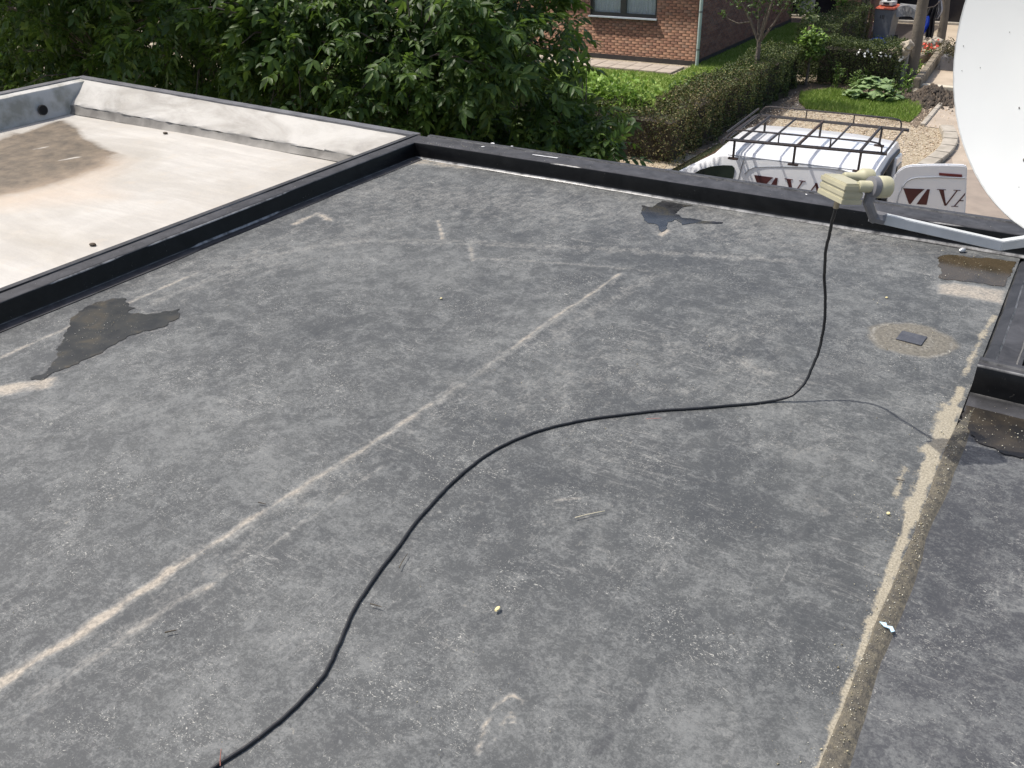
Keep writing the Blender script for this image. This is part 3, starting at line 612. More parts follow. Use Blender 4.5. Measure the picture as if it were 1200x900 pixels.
# ================================================================== dish
PAINT = mat('dish_enamel', (.70, .72, .71), (.66, .68, .675), 2.0, .42, spec=.4)
ARM = mat('galvanised_arm', (.55, .57, .58), (.45, .47, .48), 12, .40, .1, 80, metal=.15)
GREY = mat('grey_plastic', (.14, .14, .15), (.18, .18, .19), 20, .5)
KS = 1.385  # dish, arm and receiver scaled about the camera by this factor
DC = Vector(CAM) + Vector(ray(1260, 74)).normalized()*2.35*KS
vh = -(DC-Vector(CAM)); vh.z = 0; vh.normalize(); ra = math.radians(49.9)
dn = Vector((vh.x*math.cos(ra)+vh.y*math.sin(ra), -vh.x*math.sin(ra)+vh.y*math.cos(ra), -.03)).normalized()
dish = empty('satellite_dish', (DC.x+.66, DC.y+.02, RZ), label='white satellite dish with its arm reaching over the roof', cat='satellite dish')
def kd(o): o.location = o.location - dish.location; return o
sx_ = dn.cross(Vector((0,0,1))).normalized(); up_ = sx_.cross(dn).normalized()
def dish_surface(off, depth=.076, rr=14, nn=64, back=False):
    vs = []
    for i in range(rr+1):
        t = i/rr
        for k in range(nn):
            a = 2*PI*k/nn; w_ = .591*t*math.cos(a); h_ = .529*t*math.sin(a)
            vs.append(DC + sx_*w_ + up_*h_ + dn*(depth*(t*t-1)+off))
    return vs
nn = 64; rr = 14
fv = dish_surface(0); bv = dish_surface(-.008)
N0 = len(fv); fs = []
for i in range(rr):
    for k in range(nn):
        q = (i*nn+k, i*nn+(k+1)%nn, (i+1)*nn+(k+1)%nn, (i+1)*nn+k); fs.append(q); fs.append(tuple(reversed([x+N0 for x in q])))
for k in range(nn): fs.append((rr*nn+k, rr*nn+(k+1)%nn, N0+rr*nn+(k+1)%nn, N0+rr*nn+k))
kd(MB().add(fv+bv, fs).build('reflector', PAINT, dish, smooth=True))
rim = [DC + sx_*(.593*math.cos(2*PI*k/72)) + up_*(.531*math.sin(2*PI*k/72)) - dn*.004 for k in range(73)]
kd(MB().tube(rim, .0055, 6, cap=False).build('rim', mat('rim_paint', (.55,.57,.57), (.42,.43,.42), 14, .5), dish, smooth=True))
SP = mat('dirt_spot', (.12,.12,.11), None, 30, .8)
def on_dish(u, v, r):
    q = plane_hit(u, v, DC, dn); w_, h_ = (q-DC).dot(sx_)/.591, (q-DC).dot(up_)/.529; q = q + dn*(.076*(w_*w_+h_*h_-1)+.0015)
    return Matrix.Translation(q) @ dn.to_track_quat('Z', 'Y').to_matrix().to_4x4()
for (u, v, r) in ((1178,128,.0025),(1188,189,.005),(1127,54,.0016),(1141,80,.0012),(1169,39,.0012),(1187,220,.0012),(1125,83,.0012)):
    kd(MB().lathe([(r*1.3, 0), (r*.9, .0012)], on_dish(u, v, r), 8).build('dirt_spot', SP, dish))
# arm: from below the reflector out to the receiver clamp
Ta = .0
def on_ray(u, v, t): return Vector(CAM) + Vector(ray(u, v)).normalized()*t*KS
A0 = on_ray(1026, 254, 2.14); A1 = on_ray(1172, 287, 2.19); A2 = on_ray(1200, 283, 2.24); A3 = on_ray(1262, 262, 2.42)
def flatbar(mb, P, w_, h_):
    sec = []
    for i, p in enumerate(P):
        t = (P[min(i+1, len(P)-1)]-P[max(i-1, 0)]).normalized(); s = t.cross(Vector((0,0,1))).normalized(); u_ = s.cross(t)
        sec.append([p+s*w_+u_*h_, p-s*w_+u_*h_, p-s*w_-u_*h_, p+s*w_-u_*h_])
    vs = [v for s in sec for v in s]; n = len(P)
    fs = [(i*4+j, i*4+(j+1)%4, (i+1)*4+(j+1)%4, (i+1)*4+j) for i in range(n-1) for j in range(4)]+[(0,1,2,3), ((n-1)*4+3,(n-1)*4+2,(n-1)*4+1,(n-1)*4)]
    return mb.add(vs, fs)
kd(flatbar(MB(), [A0, A0.lerp(A1, .5), A1, A2, A3], .0125, .015).build('feed_arm', ARM, dish, bevel=.002))
# mounting bracket, mast behind the reflector
mast_top = DC + Vector((.10, .14, -.05)); mx_, my_ = dish.location.x, dish.location.y
kd(MB().tube([Vector((mx_, my_, RZ)), Vector((mx_, my_, DC.z-.15)), Vector((mx_, my_, DC.z+.05))], .022, 14).build('mast', ARM, dish, smooth=True))
kd(MB().box(mx_-.10, mx_+.10, my_-.10, my_+.10, RZ-.001, RZ+.012).build('base_plate', ARM, dish))
kd(flatbar(MB(), [DC-dn*.09-Vector((0,0,.02)), Vector((mx_, my_, DC.z-.05))], .05, .06).build('mount_bracket', ARM, dish))
# receiver (two feed horns on one housing)
lnb = empty('receiver', on_ray(1008, 222, 2.12), label='beige twin-horn receiver clamped on the dish arm above the parapet', cat='receiver'); LB = lnb.location.copy()
def kl(o): o.location = o.location - LB; return o
BEI = mat('beige_plastic', (.43, .405, .285), (.36, .34, .235), 12, .45, .1, 60); BEI2 = mat('beige_plastic_light', (.48, .455, .31), (.40, .38, .25), 12, .42)
Lh = (DC + Vector((0,0,-.04)) - LB).normalized()
C1 = on_ray(1027, 219, 2.09); C2 = on_ray(1008, 208, 2.165)          # horn centres, near and far
sdir = (C2-C1).normalized()
hh = (on_ray(1045, 222, 2.125)-on_ray(1005, 224, 2.05)).normalized(); 
hh = (hh - sdir*hh.dot(sdir)*.6).normalized()
upv = hh.cross(sdir).normalized(); 
if upv.z < 0: upv = -upv
def frame(o_, z_, x_):
    z_ = z_.normalized(); x_ = (x_-z_*x_.dot(z_)).normalized(); y_ = z_.cross(x_); z_, x_, y_ = z_*KS, x_*KS, y_*KS   # receiver parts enlarged by the same factor as their camera distance
    return Matrix(((x_.x,y_.x,z_.x,o_.x),(x_.y,y_.y,z_.y,o_.y),(x_.z,y_.z,z_.z,o_.z),(0,0,0,1)))
TB = frame((C1+C2)/2 - (hh*.062 + upv*.004)*KS, hh, sdir)
ysg = 1 if (TB.to_3x3() @ Vector((0,1,0))).z > 0 else -1
TB = TB if ysg > 0 else TB @ Matrix.Rotation(PI, 4, 'Z')
bl = MB(); bl.box(-.047, .047, -.034, .010, -.022, .022, T=TB); kl(bl.build('housing', BEI, lnb, bevel=.003, smooth=True))
for z0_, z1_, e_ in ((-.034, -.0235, .0025), (-.019, -.009, .0015), (-.004, .006, .0025)):
    kl(MB().box(-.047-e_, .047+e_, z0_, z1_, -.022-e_, .022+e_, T=TB).build('housing_step', BEI, lnb, bevel=.0012))
hp = [(.010, -.045), (.0125, -.04), (.0125, -.012), (.016, -.006), (.020, .0), (.0235, .004), (.0235, .024), (.0225, .028)]
kl(MB().lathe([(r*1.0, z) for r, z in hp], frame(C1, hh, upv), 24).build('feed_horn', BEI2, lnb, smooth=True))
kl(MB().lathe([(r*.86, z*.95) for r, z in hp], frame(C2, hh, upv), 24).build('feed_horn', BEI2, lnb, smooth=True))
TC = frame(C1 - hh*.008*KS, hh, upv)
kl(MB().lathe([(.0165, -.008), (.0225, -.007), (.0225, .007), (.0165, .008)], TC, 20).build('clamp', GREY, lnb, smooth=True))
dw = Vector((0,0,-1)); kl(MB().tube([C1-upv*.019-hh*.011, C1-upv*.047-hh*.014, A0+Vector((-.002,0,-.010))], [.018,.016,.014], 8).build('clamp_foot', GREY, lnb, smooth=True)); kl(MB().tube([A0+(A1-A0).normalized()*-.016, A0+(A1-A0).normalized()*.028], .0195, 8).build('clamp_socket', GREY, lnb, smooth=True))
kl(MB().tube([CABLE_END+Vector((0,0,-.008)), CABLE_END+Vector((0.003,0,.04))], .009, 10).build('connector', mat('brass_connector', (.45,.40,.30), None, 10, .35, metal=.8), lnb, smooth=True))

# ================================================================== the garden below
def flat(name, pts, z, m, **k):
    c = sum((Vector(p) for p in [(x, y, 0) for x, y in pts]), Vector())/len(pts)
    mb = MB().add([(x-c.x, y-c.y, 0) for x, y in pts], [tuple(range(len(pts)))])
    o = mb.build(name, m, loc=(c.x, c.y, z)); 
    if o.data.polygons[0].normal.z < 0: o.data.flip_normals()
    return meta(o, kind='structure', **k)
def ground_mat():
    m, n, b, out = newmat('tan_gravel'); N = NB(n)
    c = N.ramp(N.noise(.9, 5), [(.35, (.32, .265, .18)), (.65, (.42, .355, .25))])
    v = N.voro(32, out='Color'); vs_ = n.nodes.new('ShaderNodeSeparateColor'); N.lk(v, vs_.inputs[0])
    c = N.mix(N.ramp(vs_.outputs[0], [(.1, .65), (.45, .0)]), c, (.20, .15, .10)); c = N.mix(N.ramp(vs_.outputs[1], [(.6, 0.), (.95, .6)]), c, (.58, .50, .40))
    c = N.mix(N.ramp(N.noise(.45, 6, .6, dist=.6), [(.50, 0.), (.62, .6)]), c, (.20, .145, .095))
    N.lk(c, b.inputs['Base Color']); b.inputs['Roughness'].default_value = .9
    N.lk(N.bump(N.voro(32), .9, .02), b.inputs['Normal']); return m
GRAV = ground_mat()
flat('ground', [(-400,-400),(400,-400),(400,600),(-400,600)], 0.0, GRAV)
LAWN = mat('lawn_green', (.17, .24, .05), (.27, .32, .09), 1.4, .9, .6, 60, det=8)
LAWN2 = mat('patchy_lawn', (.13, .17, .05), (.24, .24, .11), 1.6, .9, .6, 60, det=8)
SOIL = mat('dark_soil', (.085, .062, .042), (.17, .13, .09), 4, .95, 1.0, 25, bd=.03)
PAVE = mat('pinkish_paving', (.40, .335, .265), (.33, .275, .215), 2.2, .85, .4, 60)
CPATH = mat('sandy_concrete', (.47, .39, .29), (.38, .31, .23), 1.5, .85, .3, 50)
KERB = mat('kerb_concrete', (.42, .38, .32), (.30, .27, .22), 5, .85, .5, 40)
SLAB = mat('paving_slab', (.44, .38, .31), (.34, .29, .24), 6, .85, .4, 60)
lawn_poly = [(-20,16.1),(-7.05,16.1),(-7.05,31.5),(-9.5,31.5),(-9.45,22.1),(-20,22.1)]
flat('lawn', lawn_poly, .012, LAWN)
patch_poly = [tuple(at(u, v, 0)[:2]) for u, v in ((938,110),(975,105),(1010,112),(1050,116),(1080,122),(1078,133),(1066,144),(1040,140),(990,134),(945,129),(936,120))]
flat('lawn_patch', patch_poly, .016, LAWN2)
soil_poly = [tuple(at(u, v, 0)[:2]) for u, v in ((905,118),(935,97),(965,92),(1062,98),(1068,104),(1112,108),(1110,118),(1085,136),(1074,150),(1066,146),(1082,122),(1010,108),(975,103),(938,108),(925,120),(900,140),(880,150))]
flat('soil_bed', soil_poly, .008, SOIL)
hb = [tuple(at(u, v, 0)[:2]) for u, v in ((790,178),(870,140),(935,96),(948,106),(900,150),(850,186))]
flat('soil_strip', hb, .004, SOIL)
flat('concrete_path', [(-3.95,23.3),(-2.6,23.0),(-2.2,33.0),(-4.9,33.0),(-4.35,28.6)], .010, CPATH)
flat('terrace', [(-10.5,29.2),(-6.6,29.2),(-4.9,29.2),(-4.9,32.8),(-10.5,32.8)], .006, mat('brown_terrace_shaded', (.085,.067,.052), (.06,.048,.04), 2, .9, .3, 40))  # shade round the bin is put into this dark brown
path_poly = [tuple(at(u, v, 0)[:2]) for u, v in ((1112,112),(1160,112),(1200,150),(1200,200),(1118,200),(1108,152),(1080,148))]
pth = flat('brick_path', path_poly, .012, PAVE)
flat('driveway_paving', [tuple(at(u, v, 0)[:2]) for u, v in ((1119,176),(1200,176),(1300,330),(1180,330),(1080,250),(1066,215),(1104,196))], .008, mat('worn_pink_asphalt', (.29,.24,.195), (.235,.195,.16), 3, .9, .5, 90))
# paving slabs: each one a piece
for r in range(2):
    for i in range(13):
        x = -15.0+i*.455; y = 22.18+r*.46
        if x+.45 > -9.15: continue
        dz = random.uniform(-.004, .004)
        mb = MB().box(-.22, .22, -.222, .222, 0, .045)
        if r == 0 and i == 0: slab_proto = mb.build('slab', SLAB, bevel=.006); o = slab_proto
        else: o = slab_proto.copy(); S.collection.objects.link(o)
        if r == 0 and i == 0: slabs = empty('slab_path', (-12, 22.4, 0)); slabs['kind'] = 'structure'
        o.parent = slabs; o.location = (x+.225+12, y+.22-22.4, .0+dz); o.rotation_euler = (0, 0, random.uniform(-.012, .012))
# kerb stones: curved run beside the drive and straight run by the soil
kerbs = empty('kerb', (-2.3, 17.5, 0)); kerbs['kind'] = 'structure'
kp = [at(u, v, 0) for u, v in ((1081,148),(1096,130),(1112,112))]
kq = [at(u, v, 0) for u, v in ((1108,152),(1112,160),(1113,168),(1110,176),(1103,184),(1094,191),(1082,199),(1070,208))]
for run, wd in ((kp, .05), (kq, .13)):
    P = run
    for i in range(len(P)-1):
        a, b3 = P[i], P[i+1]; n = max(1, round((b3-a).length/.9)) if run is kp else 1
        for j in range(n):
            p, q = a.lerp(b3, j/n), a.lerp(b3, (j+1)/n); d = q-p; L = d.length
            T = Matrix.Translation(p-kerbs.location) @ Matrix.Rotation(math.atan2(d.y, d.x), 4, 'Z')
            MB().box(.008, L-.008, -wd, wd, 0, .10 if run is kq else .05, T=T).build('kerb_stone', KERB, kerbs, bevel=.012)
for i in range(4):
    o = MB().box(-.26, .26, -.12, .12, 0, .10).build('step_stone', mat('pale_step', (.60,.54,.42), (.5,.45,.35), 5, .8) if i == 0 else o.data.materials[0], kerbs, bevel=.01); o.location = Vector((-3.6+i*.54, 23.12, 0.0))-kerbs.location
# ------------------------------------------------------------------ foliage helpers
def rand_rot(n, up_bias=0.0):
    q = rng.normal(size=(n, 3)); q[:, 2] += up_bias; q /= np.linalg.norm(q, axis=1, keepdims=True); return q
def leaf_cards(P, size, nrm, aspect=.55):
    """each leaf: a folded four-point blade (2 triangles each side)"""
    n = len(P); t = rng.normal(size=(n, 3)); t -= nrm*(t*nrm).sum(1, keepdims=True); t /= np.linalg.norm(t, axis=1, keepdims=True); s = np.cross(nrm, t)
    L = size[:, None]; W_ = L*aspect*.5
    v0 = P - t*L*.5; v1 = P + s*W_ + nrm*L*.09; v2 = P + t*L*.5; v3 = P - s*W_ + nrm*L*.09
    V = np.stack([v0, v1, v2, v3], 1).reshape(-1, 3); i = np.arange(n)*4
    Fq = np.concatenate([np.stack([i, i+1, i+2], 1), np.stack([i, i+2, i+3], 1)])
    return V, Fq
def foliage(name, P, size, mat_, parent=None, bias=.6, aspect=.55, tint=None, **k):
    P = np.asarray(P); n = len(P)
    if np.isscalar(size): size = size*rng.uniform(.65, 1.25, n)
    V, Fq = leaf_cards(P, size, rand_rot(n, bias), aspect); tn = rng.random(n) if tint is None else tint
    return mesh_np(name, V, Fq, mat_, parent, tint=np.repeat(tn, 4), kind='stuff', **k)
HG = leafmat('hedge_leaf', (.020, .034, .010), (.058, .082, .024), (.15, .18, .06), .15, .6)
HGB = leafmat('brown_hedge_leaf', (.040, .032, .014), (.095, .082, .032), (.30, .25, .12), .12, .7)
SHL = leafmat('bright_shrub_leaf', (.09, .17, .02), (.20, .34, .05), (.36, .50, .13), .3)
GLF = leafmat('garden_leaf', (.05, .10, .02), (.10, .17, .04), (.20, .28, .08), .3)
TWM = mat('hedge_twigs', (.03, .024, .016), (.05, .04, .028), 12, .9, 1, 20, bd=.03)
BARK = mat('grey_bark', (.17, .14, .115), (.10, .08, .065), 9, .9, .9, 26, bd=.02)
BARK2 = mat('brown_bark', (.10, .075, .055), (.06, .045, .035), 9, .9, .9, 30, bd=.02)
def hedge(name, x0, x1, y0, y1, h, n, label, brown=None, top_rough=.06, size=.045, group=None):
    e = empty(name, ((x0+x1)/2, (y0+y1)/2, 0), label=label, cat='hedge', group=group); cx, cy = e.location.x, e.location.y
    nx = max(2, int((x1-x0)/.25)); ny = max(2, int((y1-y0)/.25)); mb = MB()
    mb.box(x0-cx+.19, x1-cx-.19, y0-cy+.19, y1-cy-.19, 0, h-.19); mb.build('twig_core', TWM, e)
    A = [(x1-x0)*(y1-y0)*1.3, (x1-x0)*h, (x1-x0)*h*.5, (y1-y0)*h, (y1-y0)*h*.6]; A = np.array(A)/sum(A); Ps = []
    lump = lambda a, b2: .05*np.sin(a*3.1+b2*1.7)+.04*np.sin(a*7.3-b2*4.1)+.03*np.sin(a*13+b2*9)
    for f_, w_ in enumerate(A):
        m = int(n*w_); u, v = rng.random(m), rng.random(m); dep = np.abs(rng.normal(0, .055, m))
        if f_ == 0: X = x0+u*(x1-x0); Y = y0+v*(y1-y0); Z_ = h+lump(X, Y)-dep+rng.exponential(top_rough*.4, m)
        elif f_ in (1, 2): X = x0+u*(x1-x0); Z_ = v*h; Y = (y0-lump(X, Z_)+dep) if f_ == 1 else (y1+lump(X, Z_)-dep)
        else: Y = y0+u*(y1-y0); Z_ = v*h; X = (x1+lump(Y, Z_)-dep) if f_ == 3 else (x0-lump(Y, Z_)+dep)
        Ps.append(np.stack([X, Y, Z_], 1))
    P = np.concatenate(Ps); Q = P - np.array([cx, cy, 0])
    if brown is None: foliage('foliage', Q, size, HG, e, .5)
    else:
        pb = brown(P); sel = rng.random(len(P)) < pb
        foliage('foliage', Q[~sel], size, HG, e, .5); foliage('dry_foliage', Q[sel], size*.95, HGB, e, .5)
    return e
hedge('hedge', -15.5, -6.15, 14.75, 15.75, .88, 30000, 'trimmed boxy hedge facing the roof below the bright leafy shrub', brown=lambda P: np.clip((P[:, 0]+8.2)*.45, .08, .6))
hedge('hedge', -7.10, -6.18, 15.76, 22.6, .90, 34000, 'long hedge with brownish clipped top running from the corner toward the houses', brown=lambda P: np.clip(.80-(P[:, 1]-15.6)*.16, .06, .80)*np.where(P[:, 2] > .7, 1, .55))
hedge('hedge', -6.17, -4.15, 22.62, 23.5, .95, 15000, 'short dark hedge with white blossoms between the long hedge and the grey post')
hedge('hedge', -6.9, -6.1, 23.55, 28.2, 1.12, 15000, 'dark hedge running back past the wheelie bin behind the short hedge')
bl_ = [aty(u, v, 22.60) for u, v in ((1008,61),(1017,60),(1012,64),(1021,65),(1032,63),(1038,66),(1044,66),(1003,63),(1056,70),(1059,67))]
o = foliage('blossoms', np.repeat(np.array(bl_), 4, 0)+rng.normal(0, .02, (40, 3)), .06, mat('white_petal', (.80,.80,.77), None, 5, .6), None, 0, .9); 
hc = [q for q in bpy.data.objects if q.get('label', '').startswith('short dark hedge')][0]; o.parent = hc; o.location = -hc.location
# bright shrub above the first hedge
def blob_plant(name, c, r, n, size, mat_, label, cat='shrub', stems=5, bias=.5, parent_z=0, group=None, aspect=.55):
    e = empty(name, (c[0], c[1], 0), label=label, cat=cat, group=group)
    d = rand_rot(n); rad = rng.random(n)**.4; P = d*rad[:, None]*np.array(r)*(1+.25*np.sin(d[:, :1]*7+d[:, 2:]*5))+np.array([0, 0, c[2]]); P = P[P[:, 2] > .03]
    foliage('foliage', P, size, mat_, e, bias, aspect)
    mb = MB()
    for i in range(stems):
        a = random.uniform(0, 2*PI); mb2 = MB().tube([(0.03*math.cos(a), .03*math.sin(a), 0), (r[0]*.3*math.cos(a), r[1]*.3*math.sin(a), c[2]*.6), (r[0]*.7*math.cos(a), r[1]*.7*math.sin(a), c[2]+r[2]*.4)], [.016, .011, .005], 5); mb2.build('stem', BARK2, e)
    return e
blob_plant('leafy_shrub', (-8.15, 15.45, 1.0), (1.25, .45, .34), 1900, .11, SHL, 'bright green leafy shrub growing over the top of the front hedge', bias=1.2)
blob_plant('leafy_shrub', (-10.2, 15.4, .98), (1.0, .45, .30), 1200, .11, SHL, 'bright green shrub behind the walnut branches, on the front hedge', bias=1.2)
blob_plant('leafy_shrub', (-7.15, 17.3, .62), (.32, .45, .42), 420, .09, GLF, 'small green bush on the lawn side of the long hedge')
# grass
GM = leafmat('grass_blade', (.13, .20, .03), (.22, .32, .06), (.38, .44, .15), .25, .6)
def grass(name, poly, n, h, z=.012, parent=None, **k):
    xs = [p[0] for p in poly]; ys = [p[1] for p in poly]; X = rng.uniform(min(xs), max(xs), n*2); Y = rng.uniform(min(ys), max(ys), n*2)
    ins = poly_sd(X, Y, poly) < 0; X, Y = X[ins][:n], Y[ins][:n]; n = len(X)
    den = .5+.5*np.sin(X*2.3+np.sin(Y*1.7))*np.sin(Y*2.9); hh_ = h*rng.uniform(.5, 1.3, n)*(.75+.5*den)
    a = rng.uniform(0, 2*PI, n); w_ = .009*rng.uniform(.7, 1.5, n); lx, ly = rng.normal(0, .35, n)*hh_, rng.normal(0, .35, n)*hh_
    V = np.stack([np.stack([X-w_*np.cos(a), Y-w_*np.sin(a), np.full(n, z)], 1), np.stack([X+w_*np.cos(a), Y+w_*np.sin(a), np.full(n, z)], 1), np.stack([X+lx, Y+ly, z+hh_], 1)], 1).reshape(-1, 3)
    return mesh_np(name, V, np.arange(3*n).reshape(-1, 3), GM, parent, tint=np.repeat(np.clip(rng.normal(.45, .22, n)+.25*(den-.5), 0, 1), 3), kind='stuff', **k)
grass('grass', [(-14,16.0),(-7.05,16.0),(-7.05,31.5),(-9.5,31.5),(-9.45,22.1),(-14,22.1)], 85000, .05, label='sunlit lawn grass between the brick house and the hedges', cat='grass')
grass('grass', patch_poly, 12000, .07, .016, label='small patch of rough grass behind the van', cat='grass')
# gravel pebbles
n = 16000; X = rng.uniform(-7.5, -1.2, n); Y = rng.uniform(11.6, 21.5, n)
pp = [tuple(at(u, v, 0)[:2]) for u, v in ((1108,152),(1119,176),(1066,215),(1050,240),(1300,330))]
keep = (poly_sd(X, Y, patch_poly) > 0) & ~((X > -6.25-.0) & (X < -6.15)) & ~((Y > 14.7) & (X < -6.1))
keep &= ~((X > -2.75) & (Y < 17.3) & (X > -2.75+.0*(Y)))
X, Y = X[keep], Y[keep]
grit_stuff('gravel', np.stack([X, Y, np.full(len(X), .004)], 1), np.clip(rng.lognormal(math.log(.017), .35, len(X)), .007, .04), tintmat('gravel_stone', (.26,.19,.12), (.42,.33,.23), (.62,.54,.44)), label='loose tan gravel on the drive round the van', cat='gravel')
# ------------------------------------------------------------------ brick house
house = empty('brick_house', (-9.42, 23.45, 0), label='brown brick house with a white-curtained window and a pale downpipe', cat='house')
hx, hy = -9.42, 23.45
MORT = mat('mortar', (.17, .135, .105), (.13, .105, .085), 8, .95, .4, 50)
def brickmat():
    m, n, b, out = newmat('brown_brick'); N = NB(n)
    c = N.ramp(N.attr('tint'), [(0., (.135, .060, .036)), (.35, (.195, .090, .052)), (.7, (.245, .125, .072)), (1., (.175, .100, .066))])
    c = N.mix(N.ramp(N.noise(18, 6, .7), [(.4, 0.), (.75, .35)]), c, (.28, .19, .13))
    N.lk(c, b.inputs['Base Color']); b.inputs['Roughness'].default_value = .9; N.lk(N.bump(N.noise(70, 4), .4, .004), b.inputs['Normal']); return m
BRK = brickmat()
WX0, WX1, WZ0, WZ1 = -12.62+9.42, -10.60+9.42, 1.13, 2.45     # window opening, local x
wl = MB()
for (x0, x1, z0, z1) in ((-6.5, WX0, 0, 2.95), (WX1, -.012, 0, 2.95), (WX0, WX1, 0, WZ0), (WX0, WX1, WZ1, 2.95)): wl.box(x0, x1, .012, .35, z0, z1)
wl.box(-.35, -.012, .351, 8.2, 0, 2.95); wl.box(-6.5, -.351, 7.9, 8.2, 0, 2.95); wl.box(-6.5, -6.2, .351, 7.89, 0, 2.95)
wl.build('wall', MORT, house)
MB().box(-6.5, .0, .0, 8.2, 2.955, 6.0).build('upper_wall', mat('upper_brick', (.20,.105,.07), (.15,.085,.06), 14, .9), house)
def bricks(name, origin, along, out, length, z0, z1, holes, parent, skip=None):
    bl, bh, gp_ = .198, .060, .012; V = []; Tn = []
    al, ou = np.array(along, float), np.array(out, float); r = 0; z = z0
    while z+bh <= z1:
        off = -(bl+gp_)/2 if r % 2 else 0; x = off
        while x < length:
            a, b3 = max(x, 0), min(x+bl, length)
            if b3-a > .03:
                segs = [(a, b3)]
                for (h0, h1, hz0, hz1) in holes:
                    if z+bh > hz0 and z < hz1:
                        ns_ = []
                        for (p, q) in segs:
                            if q <= h0 or p >= h1: ns_.append((p, q))
                            else:
                                if p < h0: ns_.append((p, h0))
                                if q > h1: ns_.append((h1, q))
                        segs = ns_
                for (p, q) in segs:
                    if q-p < .02: continue
                    pr = random.uniform(-.0015, .002)
                    c8 = []
                    for zz in (z, z+bh):
                        for (tt, dd) in ((p, -.012), (q, -.012), (q, pr), (p, pr)): c8.append(np.array(origin)+al*tt+ou*dd+np.array([0, 0, zz]))
                    V += c8; t = random.random(); Tn += [t]*8
            x += bl+gp_
        z += bh+gp_; r += 1
    n = len(V)//8; f0 = np.array([(2,3,7,6),(3,0,4,7),(1,2,6,5),(4,5,6,7),(0,1,2,3)]); Fq = (f0[None]+8*np.arange(n)[:, None, None]).reshape(-1, 4)
    return mesh_np(name, np.array(V), Fq, BRK, parent, tint=Tn, kind='stuff')
bricks('brickwork', (0, 0, 0), (-1, 0, 0), (0, -1, 0), 6.5, .02, 2.88, [(-WX1, -WX0, WZ0, WZ1)], house)
bricks('brickwork', (0, .001, 0), (0, 1, 0), (1, 0, 0), 8.2, .02, 2.88, [], house)
FR = mat('dark_window_frame', (.025, .025, .03), (.035, .035, .04), 20, .4)
GL = mat('window_glass', (.03, .035, .04), (.04, .045, .05), 2, .05, spec=.6)
wn = MB(); d0, d1 = .06, .12
for (x0, x1, z0, z1) in ((WX0, WX1, WZ0, WZ0+.08), (WX0, WX1, WZ1-.07, WZ1), (WX0, WX0+.07, WZ0+.081, WZ1-.071), (WX1-.07, WX1, WZ0+.081, WZ1-.071), ((WX0+WX1)/2-.10, (WX0+WX1)/2+.06, WZ0+.081, WZ1-.071)): wn.box(x0, x1, d0, d1, z0, z1)
wf = wn.build('window', FR, house)
CUR = mat('white_curtain', (.62, .63, .66), (.50, .51, .55), 6, .8)
mid = (WX0+WX1)/2-.02
for (x0, x1) in ((WX0+.071, mid-.081), (mid+.081, WX1-.071)):
    cm = MB(); nseg = 60; vs = []
    for i in range(nseg+1):
        x = x0+(x1-x0)*i/nseg; y = .150+.018*math.sin(i*1.35)+.008*math.sin(i*.6); vs += [(x, y, WZ0+.05), (x, y+.01, WZ1-.05)]
    cm.add(vs, [(2*i, 2*i+2, 2*i+3, 2*i+1) for i in range(nseg)]).build('curtain', CUR, wf, smooth=True)
    gl, n_, b_, o_ = newmat('clear_pane'); b_.inputs['Base Color'].default_value = (.75,.8,.82,1); b_.inputs['Transmission Weight'].default_value = .9; b_.inputs['Roughness'].default_value = .02; b_.inputs['IOR'].default_value = 1.1
    MB().box(x0, x1, .088, .094, WZ0+.081, WZ1-.071).build('pane', gl, wf)
MB().box(WX0-.04, WX1+.02, -.05, .10, WZ0-.045, WZ0-.003).build('sill', mat('blue_stone_sill', (.52,.56,.60), (.42,.46,.50), 8, .6), wf, bevel=.005)
MB().box(WX0, WX1, .36, .38, WZ0, WZ1).build('room_back', mat('dark_room', (.02,.02,.02)), wf)
PIPE = mat('grey_green_pipe', (.46, .53, .50), (.38, .45, .43), 6, .5)
px_, py_ = .085, -.06
dp = MB().tube([(px_, py_, .0), (px_, py_, .55), (px_, py_, 5.95)], .045, 14).build('downpipe', PIPE, house, smooth=True)
for z in (.42, 1.35, 2.3): MB().tube([(px_, py_, z), (px_, py_, z+.04)], .051, 14).build('bracket', mat('pipe_bracket', (.16,.17,.17), None, 9, .6), dp, smooth=True)
rf = MB(); rf.add([(-6.9,-.5,6.0),(.5,-.5,6.0),(.5,8.6,6.0),(-6.9,8.6,6.0),(-5.0,4,7.8),(-1.5,4,7.8)], [(0,1,5,4),(1,2,5),(2,3,4,5),(3,0,4),(0,3,2,1)])
rf.build('roof', mat('roof_tiles', (.16,.09,.07), (.11,.07,.06), 10, .8, .6, 20), house)
pl = MB().box(-6.5, -.006, -.006, .011, 0, .13).box(-.011, .006, .012, 8.2, 0, .13).build('plinth', mat('dark_plinth', (.05,.045,.042), (.07,.06,.055), 6, .9), house)
